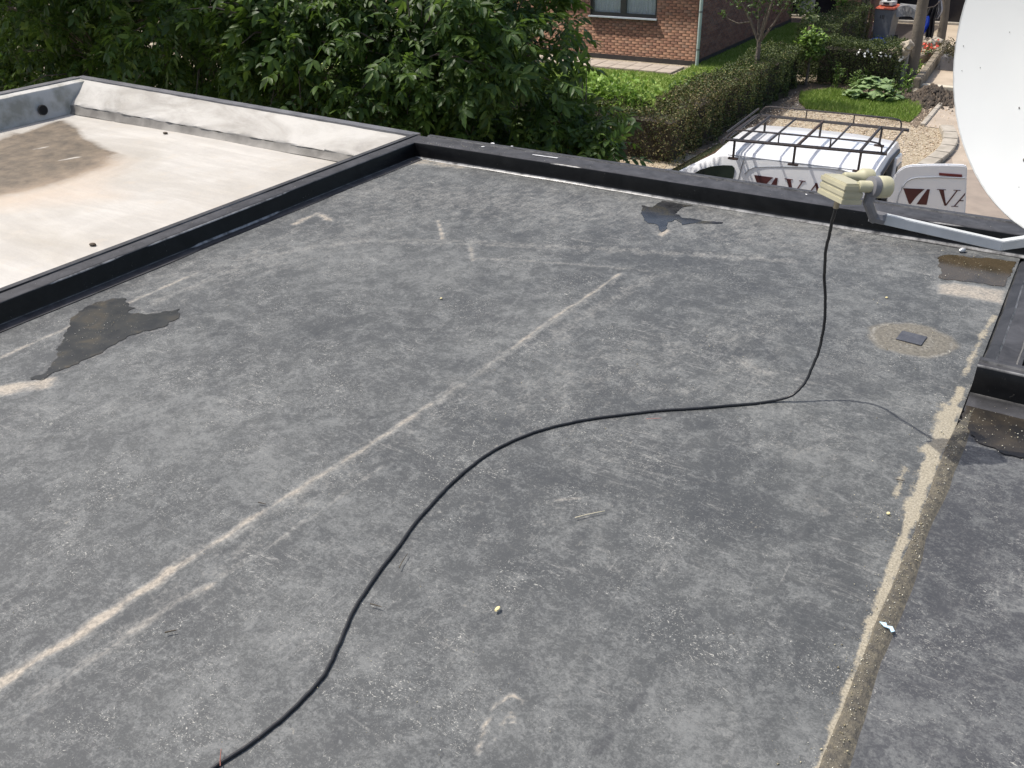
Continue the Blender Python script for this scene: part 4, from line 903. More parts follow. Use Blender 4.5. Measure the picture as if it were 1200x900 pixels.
# ------------------------------------------------------------------ building at the back with dark glazed openings
rb_ = empty('rear_building', (-7, 33, 0), label='long building behind the gardens with dark glazed garage openings', cat='building')
DRK = mat('dark_opening', (.012, .012, .017), (.02, .02, .026), 2, .18); BW = mat('rear_brick', (.23, .13, .09), (.17, .10, .075), 12, .9)
MB().box(-6.5, 9, .32, 5, 0, 3.6).build('wall', BW, rb_)
mbp = MB()
for (x0, x1) in ((-6.5,-3.4),(-1.35,.35),(5.2,9)): MB().box(x0, x1, -.001, .319, 0, 3.6).build('pier', BW, rb_)
MB().box(-3.399, -1.351, .0, .319, 2.3, 3.6).build('lintel', BW, rb_); MB().box(.351, 5.199, .0, .319, 2.3, 3.6).build('lintel', BW, rb_)
w1 = MB().box(-3.39, -1.36, .22, .26, .05, 2.29).build('window', DRK, rb_); MB().box(-3.4, -1.35, -.05, .22, 0, .07).build('sill', KERB, w1)
MB().box(-2.62, -2.12, .16, .20, .14, 2.2).build('door_panel', mat('pale_grey_door', (.24,.25,.25), (.20,.21,.21), 5, .6), w1)
w2 = MB().box(.36, 5.19, .22, .26, .05, 2.29).build('window', DRK, rb_); MB().box(.351, 5.199, -.05, .22, 0, .07).build('sill', KERB, w2)
# ------------------------------------------------------------------ wheelie bin and its clutter
bp = at(1034, 50, 0); bx_, by_ = bp.x, bp.y
WB = mat('grey_bin_plastic', (.17, .185, .20), (.13, .145, .16), 6, .5); ORG = mat('orange_lid', (.62, .13, .06), (.5, .10, .05), 8, .5)
wb = empty('wheelie_bin', (bx_, by_, 0), -.12, label='grey wheelie bin with an orange-red lid', cat='bin')
bb = MB(); vs = []
for z, s_ in ((.06, .80), (.12, .82), (.90, 1.0), (.94, 1.04)):
    for (sx, sy) in ((-1,-1),(1,-1),(1,1),(-1,1)): vs.append((.27*s_*sx, .32*s_*sy, z))
bb.add(vs, [(i*4+j, i*4+(j+1)%4, (i+1)*4+(j+1)%4, (i+1)*4+j) for i in range(3) for j in range(4)]+[(3,2,1,0),(12,13,14,15)]); bb.build('bin_body', WB, wb, bevel=.012)
lid = MB(); lid.add([(-.29,-.35,.945),(.29,-.35,.945),(.29,.34,.945),(-.29,.34,.945),(-.27,-.33,.985),(.27,-.33,.985),(.26,.31,1.03),(-.26,.31,1.03)], [(3,2,1,0),(4,5,6,7),(0,1,5,4),(1,2,6,5),(2,3,7,6),(3,0,4,7)]); lid.build('lid', ORG, wb, bevel=.012)
MB().tube([(-.24,.37,.96),(.24,.37,.96)], .015, 8).build('handle', WB, wb)
for s_ in (-1, 1): MB().tube([(s_*.24,.27,.10),(s_*.30,.27,.10)], .10, 18).build('wheel', mat('black_tyre', (.015,.015,.015), None, 5, .7), wb)
BT = mat('bin_digits', (.03,.03,.03), None, 5, .7); dg = MB()
yb = -.32*.955-.006
dg.box(-.085,-.065,yb-.004,yb,.70,.79); 
for (x0,x1,z0,z1) in ((-.03,.03,.70,.712),(-.03,.03,.740,.752),(-.03,.03,.778,.79),(-.03,-.016,.7121,.7399),(.016,.03,.7121,.7399),(-.03,-.016,.7521,.7779),(.016,.03,.7521,.7779)): dg.box(x0,x1,yb-.004,yb,z0,z1)
dg.build('number', BT, wb)
CARD = mat('white_card', (.62,.62,.58), (.5,.5,.47), 8, .7)
bx = empty('food_crate', (bx_-.02, by_+.02, 1.03), -.2, label='shallow white box lying on top of the wheelie bin', cat='box'); MB().box(-.20,.18,-.16,.16,0,.10).build('box_body', CARD, bx, bevel=.006); MB().box(-.08,.09,-.168,-.161,.02,.075).build('dark_window_panel', FR, bx); MB().lathe([(.055,.0),(.06,.03),(.05,.035)], Matrix.Translation((0,0,.10)), 16).build('round_cap', FR, bx)
sh = MB(); vs = []
for i in range(9):
    t = i/8; vs += [(-.05+.62*t, -.10+.05*math.sin(t*6), .95+.12*math.sin(t*3)-.05*t), (.0+.60*t, .35, 1.05-.04*t), (.05+.50*t, -.16+.04*math.sin(t*5), .40+.55*(1-t)**0.5*.6+.28*t)]
sh.add(vs, [(i*3, i*3+3, i*3+4, i*3+1) for i in range(8)]+[(i*3+2, i*3+5, i*3+3, i*3) for i in range(8)]); o = sh.build('plastic_sheet', mat('greyish_sheet', (.24,.24,.235), (.17,.17,.165), 5, .6), smooth=True, loc=(bx_+.26, by_-.05, 0)); meta(o, label='pale crumpled sheet hanging beside the wheelie bin', cat='sheet')
def sack(name, loc, r, m, label, cat='bag', seed=0):
    mb = MB(); vs = []; R = 9; K = 14
    for i in range(R):
        t = i/(R-1); 
        for k in range(K):
            a = 2*PI*k/K; w_ = math.sin(PI*min(max(t, .06), .97))**.6*(1+.18*math.sin(3*a+seed+t*5)+.1*math.sin(7*a+t*9+seed)); vs.append((r[0]*w_*math.cos(a), r[1]*w_*math.sin(a), r[2]*t*(1+.08*math.sin(2*a+seed))))
    mb.add(vs, [(i*K+k, i*K+(k+1)%K, (i+1)*K+(k+1)%K, (i+1)*K+k) for i in range(R-1) for k in range(K)]+[tuple(reversed(range(K))), tuple(range((R-1)*K, R*K))])
    o = mb.build(name, m, smooth=True, loc=loc); return meta(o, label=label, cat=cat)
BLUE = mat('blue_plastic', (.02,.07,.50), (.03,.10,.62), 9, .4)
sack('plastic_bag', at(1028, 53, 0), (.25,.18,.20), BLUE, 'blue plastic bag at the foot of the wheelie bin')
sack('paper_bag', at(1017, 47, 0), (.17,.13,.50), mat('red_white_paper', (.55,.53,.52), (.42,.16,.12), 5, .8, stops=(.5,.56)), 'white and reddish paper bag leaning left of the wheelie bin', seed=2)
# old trunks of thuja left of the bin
for i, (u, lab) in enumerate(((1004, 'leftmost dark bare conifer trunk beside the bin'), (1009, 'middle bare conifer trunk beside the bin'), (1015, 'reddish bare trunk nearest the bin'))):
    p = at(u, 52, 0); o = MB().tube([(0,0,0),(.02*i-.02,.02,.8),(.05-.03*i,.0,2.6)], [.085,.065,.055], 9).build('tree_trunk', BARK if i < 2 else mat('red_bark', (.16,.09,.07), (.11,.07,.055), 9, .9, .8, 30), smooth=True, loc=p)
    e = empty('conifer', p, label=lab, cat='tree'); o.parent = e; o.location = (0,0,0)
    if i != 2:
        P = rng.normal(0, 1, (500, 3))*np.array([.16,.16,.35])+np.array([0,0,2.6]); foliage('foliage', P, .07, HG, e, .2)
# two pergola posts
POST = mat('weathered_post', (.17,.145,.115), (.09,.075,.06), 1, .9, .9, 30, bd=.015)
def post(p, top, r, label):
    e = empty('post', p, label=label, cat='post'); L = Vector(top)-Vector(p)
    MB().tube([(0,0,0), tuple(L*.3+Vector((.02,0,0))), tuple(L*.62), tuple(L)], [r*1.15,r,r*.92,r*.85], 10).build('shaft', POST, e, smooth=True); return e
pA = at(1064, 99, 0); tA = aty(1085, -18, pA.y); tA.z += .5
post(pA, tA, .135, 'thick leaning grey wooden post at the end of the short hedge')
pB = at(1101, 54, 0); tB = aty(1109, -14, pB.y); tB.z += .7
post(pB, tB, .11, 'thinner brown wooden post by the hanging clothes')
pC = at(1052, 100, 0)
e = empty('stone_post', pC, label='short pale concrete post against the leaning wooden post', cat='post'); MB().box(-.14,.12,-.10,.10,0,.72).build('shaft', CONC, e, bevel=.012)
lineA, lineB = aty(1084, 10, pA.y+.3), aty(1106, -2, pB.y)
o = MB().tube([Vector((0,0,0)), (lineB-lineA)*.5+Vector((0,0,-.08)), lineB-lineA], .012, 6).build('clothes_line', BARK2, smooth=True, loc=lineA); meta(o, label='line strung between the two wooden posts', cat='line')
def cloth(name, u, v0, v1, y, w_, m, label, seed=0):
    a, b3 = aty(u, v0, y), aty(u, v1, y); vs = []; nx, nz = 12, 9; h = a.z-b3.z
    for j in range(nz):
        t = j/(nz-1)
        for i in range(nx):
            s_ = i/(nx-1)-.5; ww = w_*(.55+.45*math.sin(PI*(.25+.65*t))); vs.append((s_*ww+.03*math.sin(t*5+seed), .05*math.sin(s_*17+seed+t*2), -h*t-.04*abs(s_)))
    F_ = [(j*nx+i, j*nx+i+1, (j+1)*nx+i+1, (j+1)*nx+i) for j in range(nz-1) for i in range(nx-1)]; n = len(vs)
    vs2 = vs+[(x, y_+.03, z) for x, y_, z in vs]; F_ += [tuple(reversed([q+n for q in f])) for f in F_]
    o = MB().add(vs2, F_).build(name, m, smooth=True, loc=a); return meta(o, label=label, cat='clothing')
cloth('hanging_garment', 1083.5, 18, 44, 27.4, .24, BLUE, 'blue garment hanging between the posts')
cloth('hanging_garment', 1094, 8, 44, 27.7, .26, mat('black_cloth', (.015,.015,.018), None, 8, .8), 'black jacket hanging beside the blue garment', 3)
cloth('hanging_garment', 1103, 0, 22, 28.0, .10, mat('grey_cloth', (.4,.4,.42), (.3,.3,.32), 8, .8), 'small pale grey cloth hanging against the thinner post', 5)
# low walls, rockery, bush with a block for its shadow
LW = mat('rough_low_wall', (.26,.22,.16), (.18,.15,.11), 6, .9, .8, 25, bd=.02)
def low_wall(a, b3, t, h, label):
    c = (a+b3)/2; d = b3-a; e = empty('low_wall', (c.x, c.y, 0), math.atan2(d.y, d.x), label=label, cat='wall'); L = d.length; n = max(2, int(L/.5))
    for i in range(n): MB().box(-L/2+i*L/n+.006, -L/2+(i+1)*L/n-.006, -t/2, t/2, 0, h+random.uniform(-.012,.012)).build('block', LW, e, bevel=.02)
    return e
low_wall(at(1072, 108, .0), at(1107, 61, .0), .16, .30, 'low rough wall along the sandy path')
low_wall(at(1073, 76, 0), at(1102, 66, 0), .14, .22, 'low wall crossing in front of the stones')
ROCK = mat('pale_rock', (.48,.42,.33), (.33,.28,.22), 7, .9, .8, 20, bd=.02)
for i, (u, v, r) in enumerate(((1077,60,.13),(1083,62,.12),(1088,63,.14),(1093,60,.15),(1081,57,.12),(1097,61,.13),(1090,57,.10),(1064,53,.16),(1060,60,.13),(1057,66,.12),(1075,112,.13))):
    p = at(u, v, 0)
    p.z = .20 if i < 7 else 0
    if i in (7, 8, 9): p = aty(u, v, 22.9)
    bm = bmesh.new(); bmesh.ops.create_icosphere(bm, subdivisions=2, radius=r)
    for v_ in bm.verts: v_.co *= 1+.16*math.sin(v_.co.x*31+i)+.14*math.sin(v_.co.y*27+v_.co.z*19+i*2); v_.co.z *= .75
    me = bpy.data.meshes.new('rock'); bm.to_mesh(me); bm.free(); me.materials.append(ROCK); o = bpy.data.objects.new('rock', me); link(o); o.location = p + (Vector((0,0,r*.5)) if i not in (7,8,9) else Vector((0,0,0)))
    if i < 7: meta(o, label=('leftmost stone at the front of the little rockery','front stone just right of the leaning post in the rockery','middle front stone under the red flowers','front stone right of the red flowers','rear left stone of the rockery behind the red flowers','rightmost stone of the rockery by the thinner post','rear middle stone of the rockery below the blue garment')[i], cat='rock', group='stones of the rockery')
    elif i < 10: meta(o, label=('largest pale stone, highest on the hedge end beside the leaning post','pale stone left of the largest one on the hedge end','lowest pale stone on the hedge end beside the leaning post')[i-7], cat='rock', group='stones beside the leaning post')
    else: meta(o, label='broken pale stone on the soil by the end of the low wall', cat='rock')
RED = mat('red_petals', (.62,.06,.04), (.75,.12,.07), 9, .6)
e = empty('red_flowers', at(1087, 60, .28), label='red flowers among the stones below the blue garment', cat='flowers'); foliage('petals', rng.normal(0, 1, (42, 3))*np.array([.16,.07,.07])+np.array([0,0,.12]), .08, RED, e, .3, .9); foliage('leaves', rng.normal(0, 1, (80, 3))*np.array([.22,.10,.06]), .08, GLF, e)
e = empty('bush_and_shadow', at(1112, 82, 0), label='brown leafy ornament with a mossy top on the sandy path', cat='shrublet')
MB().box(-.22,.25,-.18,.18,0,.34).build('shadow_block', mat('shadow_grey', (.20,.19,.19), (.15,.145,.145), 7, .8, .4, 30), e, bevel=.02)  # grey block stands in for the bush's cast shadow
foliage('bush_leaves', rng.normal(0, 1, (900, 3))*np.array([.17,.15,.11])+np.array([.02,0,.50]), .05, leafmat('bush_brown', (.03,.025,.012), (.08,.07,.035), (.16,.14,.07), .1, .8), e)
# soil heap: clods
cl = at(1090, 116, 0); n = 2600; P = np.stack([rng.normal(0, .30, n), rng.normal(0, .42, n)], 1); hz = .26*np.exp(-((P[:, 0]/.34)**2+(P[:, 1]/.5)**2)); 
V = np.stack([P[:, 0]+cl.x, P[:, 1]+cl.y, hz*rng.random(n)**.3], 1)
grit_stuff('soil_heap', V, np.clip(rng.lognormal(math.log(.045), .4, n), .02, .11), tintmat('soil_clod', (.025,.019,.013), (.050,.037,.026), (.10,.075,.052)), label='dark heap of dug soil clods beside the path', cat='soil')
# rhubarb-like plant with big pale leaves: each large leaf its own part
def bigleaf_mesh(m):
    vs = [(0,0,0)]; K = 14
    for ring, rr_ in ((1, .55), (2, 1.0)):
        for k in range(K):
            a = 2*PI*k/K; r = rr_*(1+.10*math.sin(3*a+1)+.06*math.sin(7*a))*(0.78 if abs(a-PI) < .35 else 1); vs.append((r*math.cos(a), .85*r*math.sin(a), .10*rr_*math.sin(5*a)+(-.22*rr_**2)))
    fs = [(0, 1+k, 1+(k+1)%K) for k in range(K)]+[(1+k, 1+K+k, 1+K+(k+1)%K, 1+(k+1)%K) for k in range(K)]
    me = bpy.data.meshes.new('leaf'); me.from_pydata(vs, [], fs); me.materials.append(m); me.polygons.foreach_set('use_smooth', [True]*len(fs))
    a = me.attributes.new('tint', 'FLOAT', 'POINT'); a.data.foreach_set('value', [.9]+[.75]*K+[.55]*K); me.update(); return me
RB = leafmat('pale_big_leaf', (.10,.17,.06), (.22,.32,.13), (.34,.44,.22), .25, .5)
e = empty('rhubarb_plant', at(1022, 116, 0), label='plant with big pale green leaves at the back of the rough grass', cat='plant'); lm = bigleaf_mesh(RB)
for i in range(64):
    o = bpy.data.objects.new('leaf', lm); link(o, e); a = random.uniform(0, 2*PI); r = random.random()**.85
    x, y = .62*r*math.cos(a), .38*r*math.sin(a); z = .42*(1-r*r*.75)+random.uniform(-.05,.08); o.location = (x, y, max(z, .08)); s_ = random.uniform(.09,.155); o.scale = (s_, s_, s_)
    o.rotation_euler = (random.uniform(-.35,.35)-y*.9, random.uniform(-.35,.35)+x*.7, random.uniform(0, 2*PI))
for i in range(34):
    o = bpy.data.objects.new('leaf', lm); link(o, e); x, y = random.uniform(-.5,.5), random.uniform(-.36,.05); s_ = random.uniform(.08,.14)
    o.location = (x, y, random.uniform(.07,.24)); o.scale = (s_, s_, s_); o.rotation_euler = (random.uniform(0,.5), random.uniform(-.4,.4), random.uniform(0, 6.28))
# upright leafy plants along the short hedge
def stem_plant(u, v, h, n, label, spread=.12, m=GLF, cat='plant'):
    p = at(u, v, 0); e = empty('leafy_plant', p, label=label, cat=cat)
    for k in range(n):
        dx, dy = random.gauss(0, spread), random.gauss(0, spread*.6); hh2 = h*random.uniform(.65, 1.05); MB().tube([(dx*.4, dy*.4, 0), (dx, dy, hh2*.6), (dx*1.3, dy*1.3, hh2)], [.009,.007,.003], 4).build('stem', BARK2 if k % 2 else GLF, e)
        m2 = 26; t = rng.random(m2); P = np.stack([dx*(.4+.9*t)+rng.normal(0, .055, m2), dy*(.4+.9*t)+rng.normal(0, .055, m2), hh2*(.15+.85*t)], 1); foliage('foliage', P, .085, m, e, .7, .4)
    return e
stem_plant(978, 104, .60, 5, 'upright green plant at the left end of the short hedge'); stem_plant(998, 107, .50, 4, 'second upright green plant, left of the big-leaved plant')
stem_plant(1014, 103, .55, 3, 'slender green plant behind the big-leaved plant'); stem_plant(1045, 118, .50, 6, 'dense dark green plant right of the big-leaved plant', .16); stem_plant(1061, 112, .72, 4, 'tall light green plant at the foot of the leaning post', .09, SHL); stem_plant(1072, 88, .4, 3, 'small green plant inside the low wall', .07, SHL)
# sapling tied to a stake
sp_ = at(944, 100, 0); e = empty('sapling', sp_, label='leafy sapling in front of the hedge corner', cat='tree'); MB().tube([(0,0,0),(.02,0,.6),(.03,.02,1.05)], [.035,.03,.02], 7).build('trunk', BARK, e, smooth=True)
foliage('crown', rand_rot(420)*(rng.random((420, 1))**.5)*np.array([.40,.30,.24])*(1+.5*np.sin(np.arange(420)*.9))[:, None]*.8+np.array([.03,0,1.06]), .11, GLF, e, 1.0); foliage('young_leaves', rand_rot(90)*(rng.random((90, 1))**.5)*np.array([.42,.32,.26])+np.array([.0,-.05,1.12]), .11, SHL, e, 1.0)
foliage('crown', rand_rot(420)*(rng.random((420, 1))**.5)*np.array([.36,.33,.24])+np.array([.03,0,.80]), .10, GLF, e, 1.0)
p2 = at(953, 64, .3); p2.z = 0; e = empty('mossy_stump', Vector((-6.45,23.35,0)), label='dark upright stem with a pale leafy knob rising behind the sapling', cat='plant'); MB().tube([(0,0,0),(0,0,.9),(.03,0,1.28)], [.09,.08,.07], 8).build('stem', BARK2, e, smooth=True); foliage('knob', rand_rot(260)*(rng.random((260,1))**.5)*np.array([.16,.14,.10])+np.array([.03,0,1.36]), .06, leafmat('pale_knob', (.10,.14,.05), (.25,.30,.14), (.45,.48,.30), .2), e)
# orange flower stem
fp = Vector((-6.85,27.6,0)); e = empty('flower_stem', fp, label='orange flower on a bright green stem above the back hedge', cat='flower'); MB().tube([(0,0,0),(0,0,1.2),(.02,0,1.75)], [.03,.025,.015], 6).build('stem', GLF, e)
foliage('foliage', rng.normal(0, 1, (160, 3))*np.array([.12,.10,.18])+np.array([0,0,1.38]), .14, SHL, e, .6, .35); foliage('petals', rng.normal(0, 1, (40, 3))*np.array([.07,.05,.05])+np.array([.02,0,1.80]), .10, mat('orange_petal', (.80,.25,.12), (.85,.35,.2), 9, .6), e, .2, .8)
# small tree growing from the long hedge
tp = Vector((-6.55, 19.9, 0)); e = empty('small_tree', tp, label='small multi-stemmed tree growing out of the long hedge', cat='tree')
MB().tube([(0,0,0),(.0,0,.9),(-.02,.03,1.35)], [.06,.055,.045], 8).build('trunk', BARK, e, smooth=True)
lim = [((-.02,.03,1.3),(-.25,.0,1.75),(-.55,-.05,2.2)),((-.02,.03,1.3),(.05,.05,1.8),(.15,.1,2.5)),((-.02,.03,1.3),(.25,.05,1.7),(.5,.1,2.2)),((-.02,.03,1.25),(-.12,.15,1.8),(-.2,.3,2.5)),((-.02,.03,1.3),(.14,-.12,1.8),(.3,-.2,2.4))]
for l in lim: MB().tube(l, [.035,.028,.015], 6).build('limb', BARK, e, smooth=True)
o = MB().tube([(-.25,0,1.72),(-.5,-.05,1.68),(-.8,-.1,1.80)], [.02,.016,.008], 6).build('limb', BARK, e, smooth=True)
P = []
for c_, r_3, k_ in (((-.45,0,2.35),.42,330),((.25,.1,2.4),.5,430),((.7,.1,2.25),.42,330),((-.05,.2,2.75),.6,420),((.95,.1,1.95),.25,110),((-.1,-.2,2.05),.25,90),((-.85,-.1,1.85),.10,26)):
    P.append(rand_rot(k_)*(rng.random((k_, 1))**.5)*r_3+np.array(c_))
foliage('crown', np.concatenate(P), .085, leafmat('small_tree_leaf', (.025,.045,.015), (.055,.09,.028), (.13,.18,.06), .25), e, .3)
# ------------------------------------------------------------------ the walnut tree
WL = leafmat('walnut_leaf', (.022,.050,.012), (.055,.108,.022), (.160,.240,.050), .40, .48)
def leaflet(base, d, s, up, L, Wd, fold=.12, droop=.15):
    """ovate leaflet: 8 points, 8 triangles"""
    d = d/np.linalg.norm(d); s = s/np.linalg.norm(s)
    pt = lambda t, w_, hgt: base+d*L*t+s*Wd*w_+up*(hgt*L-droop*L*t*t)
    v = [pt(0,0,0), pt(.30,.46,fold), pt(.30,-.46,fold), pt(.68,.42,fold), pt(.68,-.42,fold), pt(1.0,0,0), pt(.30,0,0), pt(.68,0,0)]
    f = [(0,1,6),(0,6,2),(1,3,7),(1,7,6),(2,6,7),(2,7,4),(3,5,7),(4,7,5)]; return v, f
def leaf_variant(seed):
    r = random.Random(seed); V = []; Fc = []; Tt = []; n = r.choice((5, 7, 7, 9)); RL = r.uniform(.24,.34); pos = []
    up = np.array([0,0,1.])
    for i in range((n-1)//2):
        t = .35+.6*i/max(1, (n-1)//2-1) if n > 3 else .6
        bpt = np.array([RL*t, 0, -.10*RL*t*t*1.4])
        for sg in (-1, 1):
            ang = r.uniform(.85, 1.15)*sg; d = np.array([math.cos(ang), math.sin(ang), r.uniform(-.55,-.15)]); s = np.array([-math.sin(ang), math.cos(ang), r.uniform(-.2,.2)]); pos.append((bpt, d, s, r.uniform(.095,.135)*(.75+.35*t)))
    pos.append((np.array([RL,0,-.14*RL]), np.array([1,r.uniform(-.1,.1),-.4]), np.array([0,1,r.uniform(-.2,.2)]), .155))
    for (b0_, d, s, L) in pos:
        v, f = leaflet(b0_, d, s, up, L, L*.46, r.uniform(.03,.10), r.uniform(.05,.30)); k = len(V); V += v; Fc += [tuple(q+k for q in g) for g in f]; Tt += [r.uniform(0, 1)]*8
    k = len(V); V += [np.array([0,-.003,0]), np.array([0,.003,0]), np.array([RL,0,-.14*RL]), np.array([RL*.5,.002,-.03*RL])]; Fc += [(k, k+3, k+1), (k+1, k+3, k+2)]; Tt += [.9]*4
    return np.array(V), np.array(Fc), np.array(Tt)
VAR = [leaf_variant(s_) for s_ in range(8)]
walnut = empty('walnut_tree', (-8.6, 10.3, 0), label='big dark green walnut tree leaning over the garden edge of the roofs', cat='tree'); WT = np.array([-8.6,10.3,0])
LOBES = [((-6.15,8.9,2.7),(1.2,1.3,1.5),60),((-6.95,9.6,4.2),(1.4,1.4,1.2),75),((-7.9,8.2,2.9),(1.7,1.3,1.6),85),((-8.8,9.6,4.8),(2.0,1.7,1.4),90),((-6.4,7.9,3.0),(1.15,.8,.85),42),((-7.9,7.7,3.3),(1.0,.7,.7),30),((-10.0,8.2,3.2),(1.9,1.4,1.7),90),
         ((-11.9,8.4,4.0),(2.2,1.8,1.7),90),((-12.4,8.2,2.4),(2.0,1.3,1.5),80),((-14.6,8.6,3.6),(2.3,1.8,2.0),75),((-9.2,9.0,1.3),(2.0,1.2,1.0),60),((-13.0,9.4,1.3),(2.2,1.3,1.0),45),((-6.4,9.3,1.5),(1.2,.9,.8),40),
         ((-11.2,8.6,6.6),(2.2,2.2,1.4),70),((-8.4,10.6,5.6),(1.5,1.1,1.2),40),((-12.6,7.9,6.2),(2.6,2.3,1.5),80),((-11.8,7.0,5.6),(1.8,1.2,1.0),45),((-13.6,7.0,5.2),(1.8,1.2,1.1),40),((-5.0,9.2,1.7),(.75,.8,1.1),60),((-16.8,8.8,3.4),(1.8,1.8,2.2),45),((-15.4,9.0,1.5),(2.0,1.2,1.3),70),((-18.0,9.8,1.6),(2.0,1.4,1.5),60),((-17.2,8.6,3.0),(1.6,1.2,1.5),50),
         ((-11.5,5.9,6.1),(2.4,1.2,1.1),95),((-14.6,5.8,5.9),(2.2,1.2,1.2),85),((-17,6.5,5.2),(2.0,1.5,1.6),60),((-10,11.0,3.0),(3.5,1.0,2.2),80),((-14.5,11.2,2.6),(3.2,1.0,2.0),75),((-8.0,10.9,2.4),(1.1,.8,1.6),40),((-18,10,3),(2.2,1.8,2.6),50)]  # high lobes out of view are added to shade the left crown
TIPS = []
for c_, r_3, k_ in LOBES:
    for _ in range(k_):
        d = rand_rot(1)[0]; TIPS.append(np.array(c_)+d*(random.random()**.35)*np.array(r_3))
LP = []; LD = []
for t in TIPS:
    out_ = t-np.array([-9.2,10.3,3.6]); out_ /= np.linalg.norm(out_)
    for _ in range(random.randint(11, 18)):
        d = out_*.7+rand_rot(1)[0]*.9+np.array([0,0,-.25]); d /= np.linalg.norm(d); LP.append(t+rand_rot(1)[0]*random.uniform(.0,.28)); LD.append(d)
LP = np.array(LP); LD = np.array(LD); ok = (LP[:, 2] > .25) & ((LP[:, 1] > 5.6) | (LP[:, 2] > 4.4)) & (LP[:, 1] > 4.4) & ~((LP[:, 0]/LP[:, 1] > -.560) & (LP[:, 2] > 2.35)) & ~(LP[:, 0]/LP[:, 1] > -.500)
LP, LD = LP[ok], LD[ok]; n = len(LP)
SC = rng.uniform(.55, 1.08, n)
upv_ = np.tile(np.array([0,0,1.]), (n, 1))+rng.normal(0, .45, (n, 3)); sd_ = np.cross(upv_, LD); sd_ /= np.linalg.norm(sd_, axis=1, keepdims=True); u3 = np.cross(LD, sd_)
camd = np.linalg.norm(LP-CAM, axis=1)
# visible-in-frame test for choosing which leaves become parts of their own
rel = (LP-CAM) @ RW; uu = 600+F*rel[:, 0]/rel[:, 2]; vv_ = 450+F*rel[:, 1]/rel[:, 2]; vis = (uu > -20) & (uu < 740) & (vv_ > -10) & (vv_ < 185) & (rel[:, 2] > 0)
order = np.argsort(np.where(vis, camd, 99)); near = order[:290]; isnear = np.zeros(n, bool); isnear[near] = True
var = rng.integers(0, 8, n); Vs = []; Fs = []; Ts = []; base = 0
for k_ in range(8):
    ids = np.where((var == k_) & ~isnear)[0]; V0, F0_, T0 = VAR[k_]
    W3 = LP[ids][:, None, :]+SC[ids][:, None, None]*(V0[None, :, 0:1]*LD[ids][:, None]+V0[None, :, 1:2]*sd_[ids][:, None]+V0[None, :, 2:3]*u3[ids][:, None])
    Vs.append(W3.reshape(-1, 3)-WT); Fs.append((F0_[None]+len(V0)*np.arange(len(ids))[:, None, None]).reshape(-1, 3)+base); base += len(ids)*len(V0)
    lt = rng.normal(0, .22, len(ids)); Ts.append(np.clip(T0[None]*.45+.22+lt[:, None], 0, 1).ravel())
mesh_np('crown', np.concatenate(Vs), np.concatenate(Fs), WL, walnut, tint=np.concatenate(Ts), kind='stuff')
LM = []
for (V0, F0_, T0) in VAR:
    me = bpy.data.meshes.new('leaf'); me.from_pydata([tuple(v) for v in V0], [], [tuple(int(q) for q in f) for f in F0_]); me.materials.append(WL); a = me.attributes.new('tint', 'FLOAT', 'POINT'); a.data.foreach_set('value', (T0*.5+.25).astype(np.float32)); me.update(); LM.append(me)
for i in near:
    o = bpy.data.objects.new('leaf', LM[var[i]]); o.parent = walnut; s_ = SC[i]; p = LP[i]-WT
    M4 = Matrix(((LD[i][0]*s_, sd_[i][0]*s_, u3[i][0]*s_, p[0]),(LD[i][1]*s_, sd_[i][1]*s_, u3[i][1]*s_, p[1]),(LD[i][2]*s_, sd_[i][2]*s_, u3[i][2]*s_, p[2]),(0,0,0,1)))
    S.collection.objects.link(o); o.matrix_local = M4
MB().tube([(0,0,0),(.05,0,1.0),(-.1,-.1,2.2),(-.2,-.3,3.6),(-.5,-.4,5.2)], [.24,.19,.17,.13,.07], 12).build('trunk', BARK, walnut, smooth=True)
for c_, r_3, k_ in LOBES:
    q = np.array(c_)-WT; st_ = np.array([-.1,-.1, min(max(1.2, q[2]-1.2), 3.4)]); m_ = (st_+q)/2+np.array([0,0,.35])
    MB().tube([tuple(st_), tuple(m_), tuple(q)], [.075,.05,.022], 7).build('limb', BARK, walnut, smooth=True)
tw = MB()
for t in TIPS:
    j = min(range(len(LOBES)), key=lambda a: np.linalg.norm(np.array(LOBES[a][0])-t)); c_ = np.array(LOBES[j][0]); 
    if t[1] < 5.8 and t[2] < 4.6: continue
    m_ = (c_+t)/2+np.array([0,0,.10]); c_ = c_+(t-c_)*.5; m_ = (c_+t)/2+np.array([0,0,.05]); tw.tube([tuple(c_-WT), tuple(m_-WT), tuple(t-WT)], [.010,.007,.004], 4, cap=False)
tw.build('twigs', BARK, walnut, kind='stuff', fix=False)
# ------------------------------------------------------------------ the van
WP = mat('white_van_paint', (.76,.765,.77), (.72,.725,.73), .8, .28, spec=.5, coat=.4); BKP = mat('black_trim', (.018,.018,.02), None, 5, .5); VGL = mat('van_glass', (.015,.02,.018), (.02,.03,.022), 3, .04, spec=.7)
van = empty('van', (-1.86, 10.72, 0), math.radians(2.5), label='white panel van with roof rack and open rear door parked behind the far upstand', cat='van')
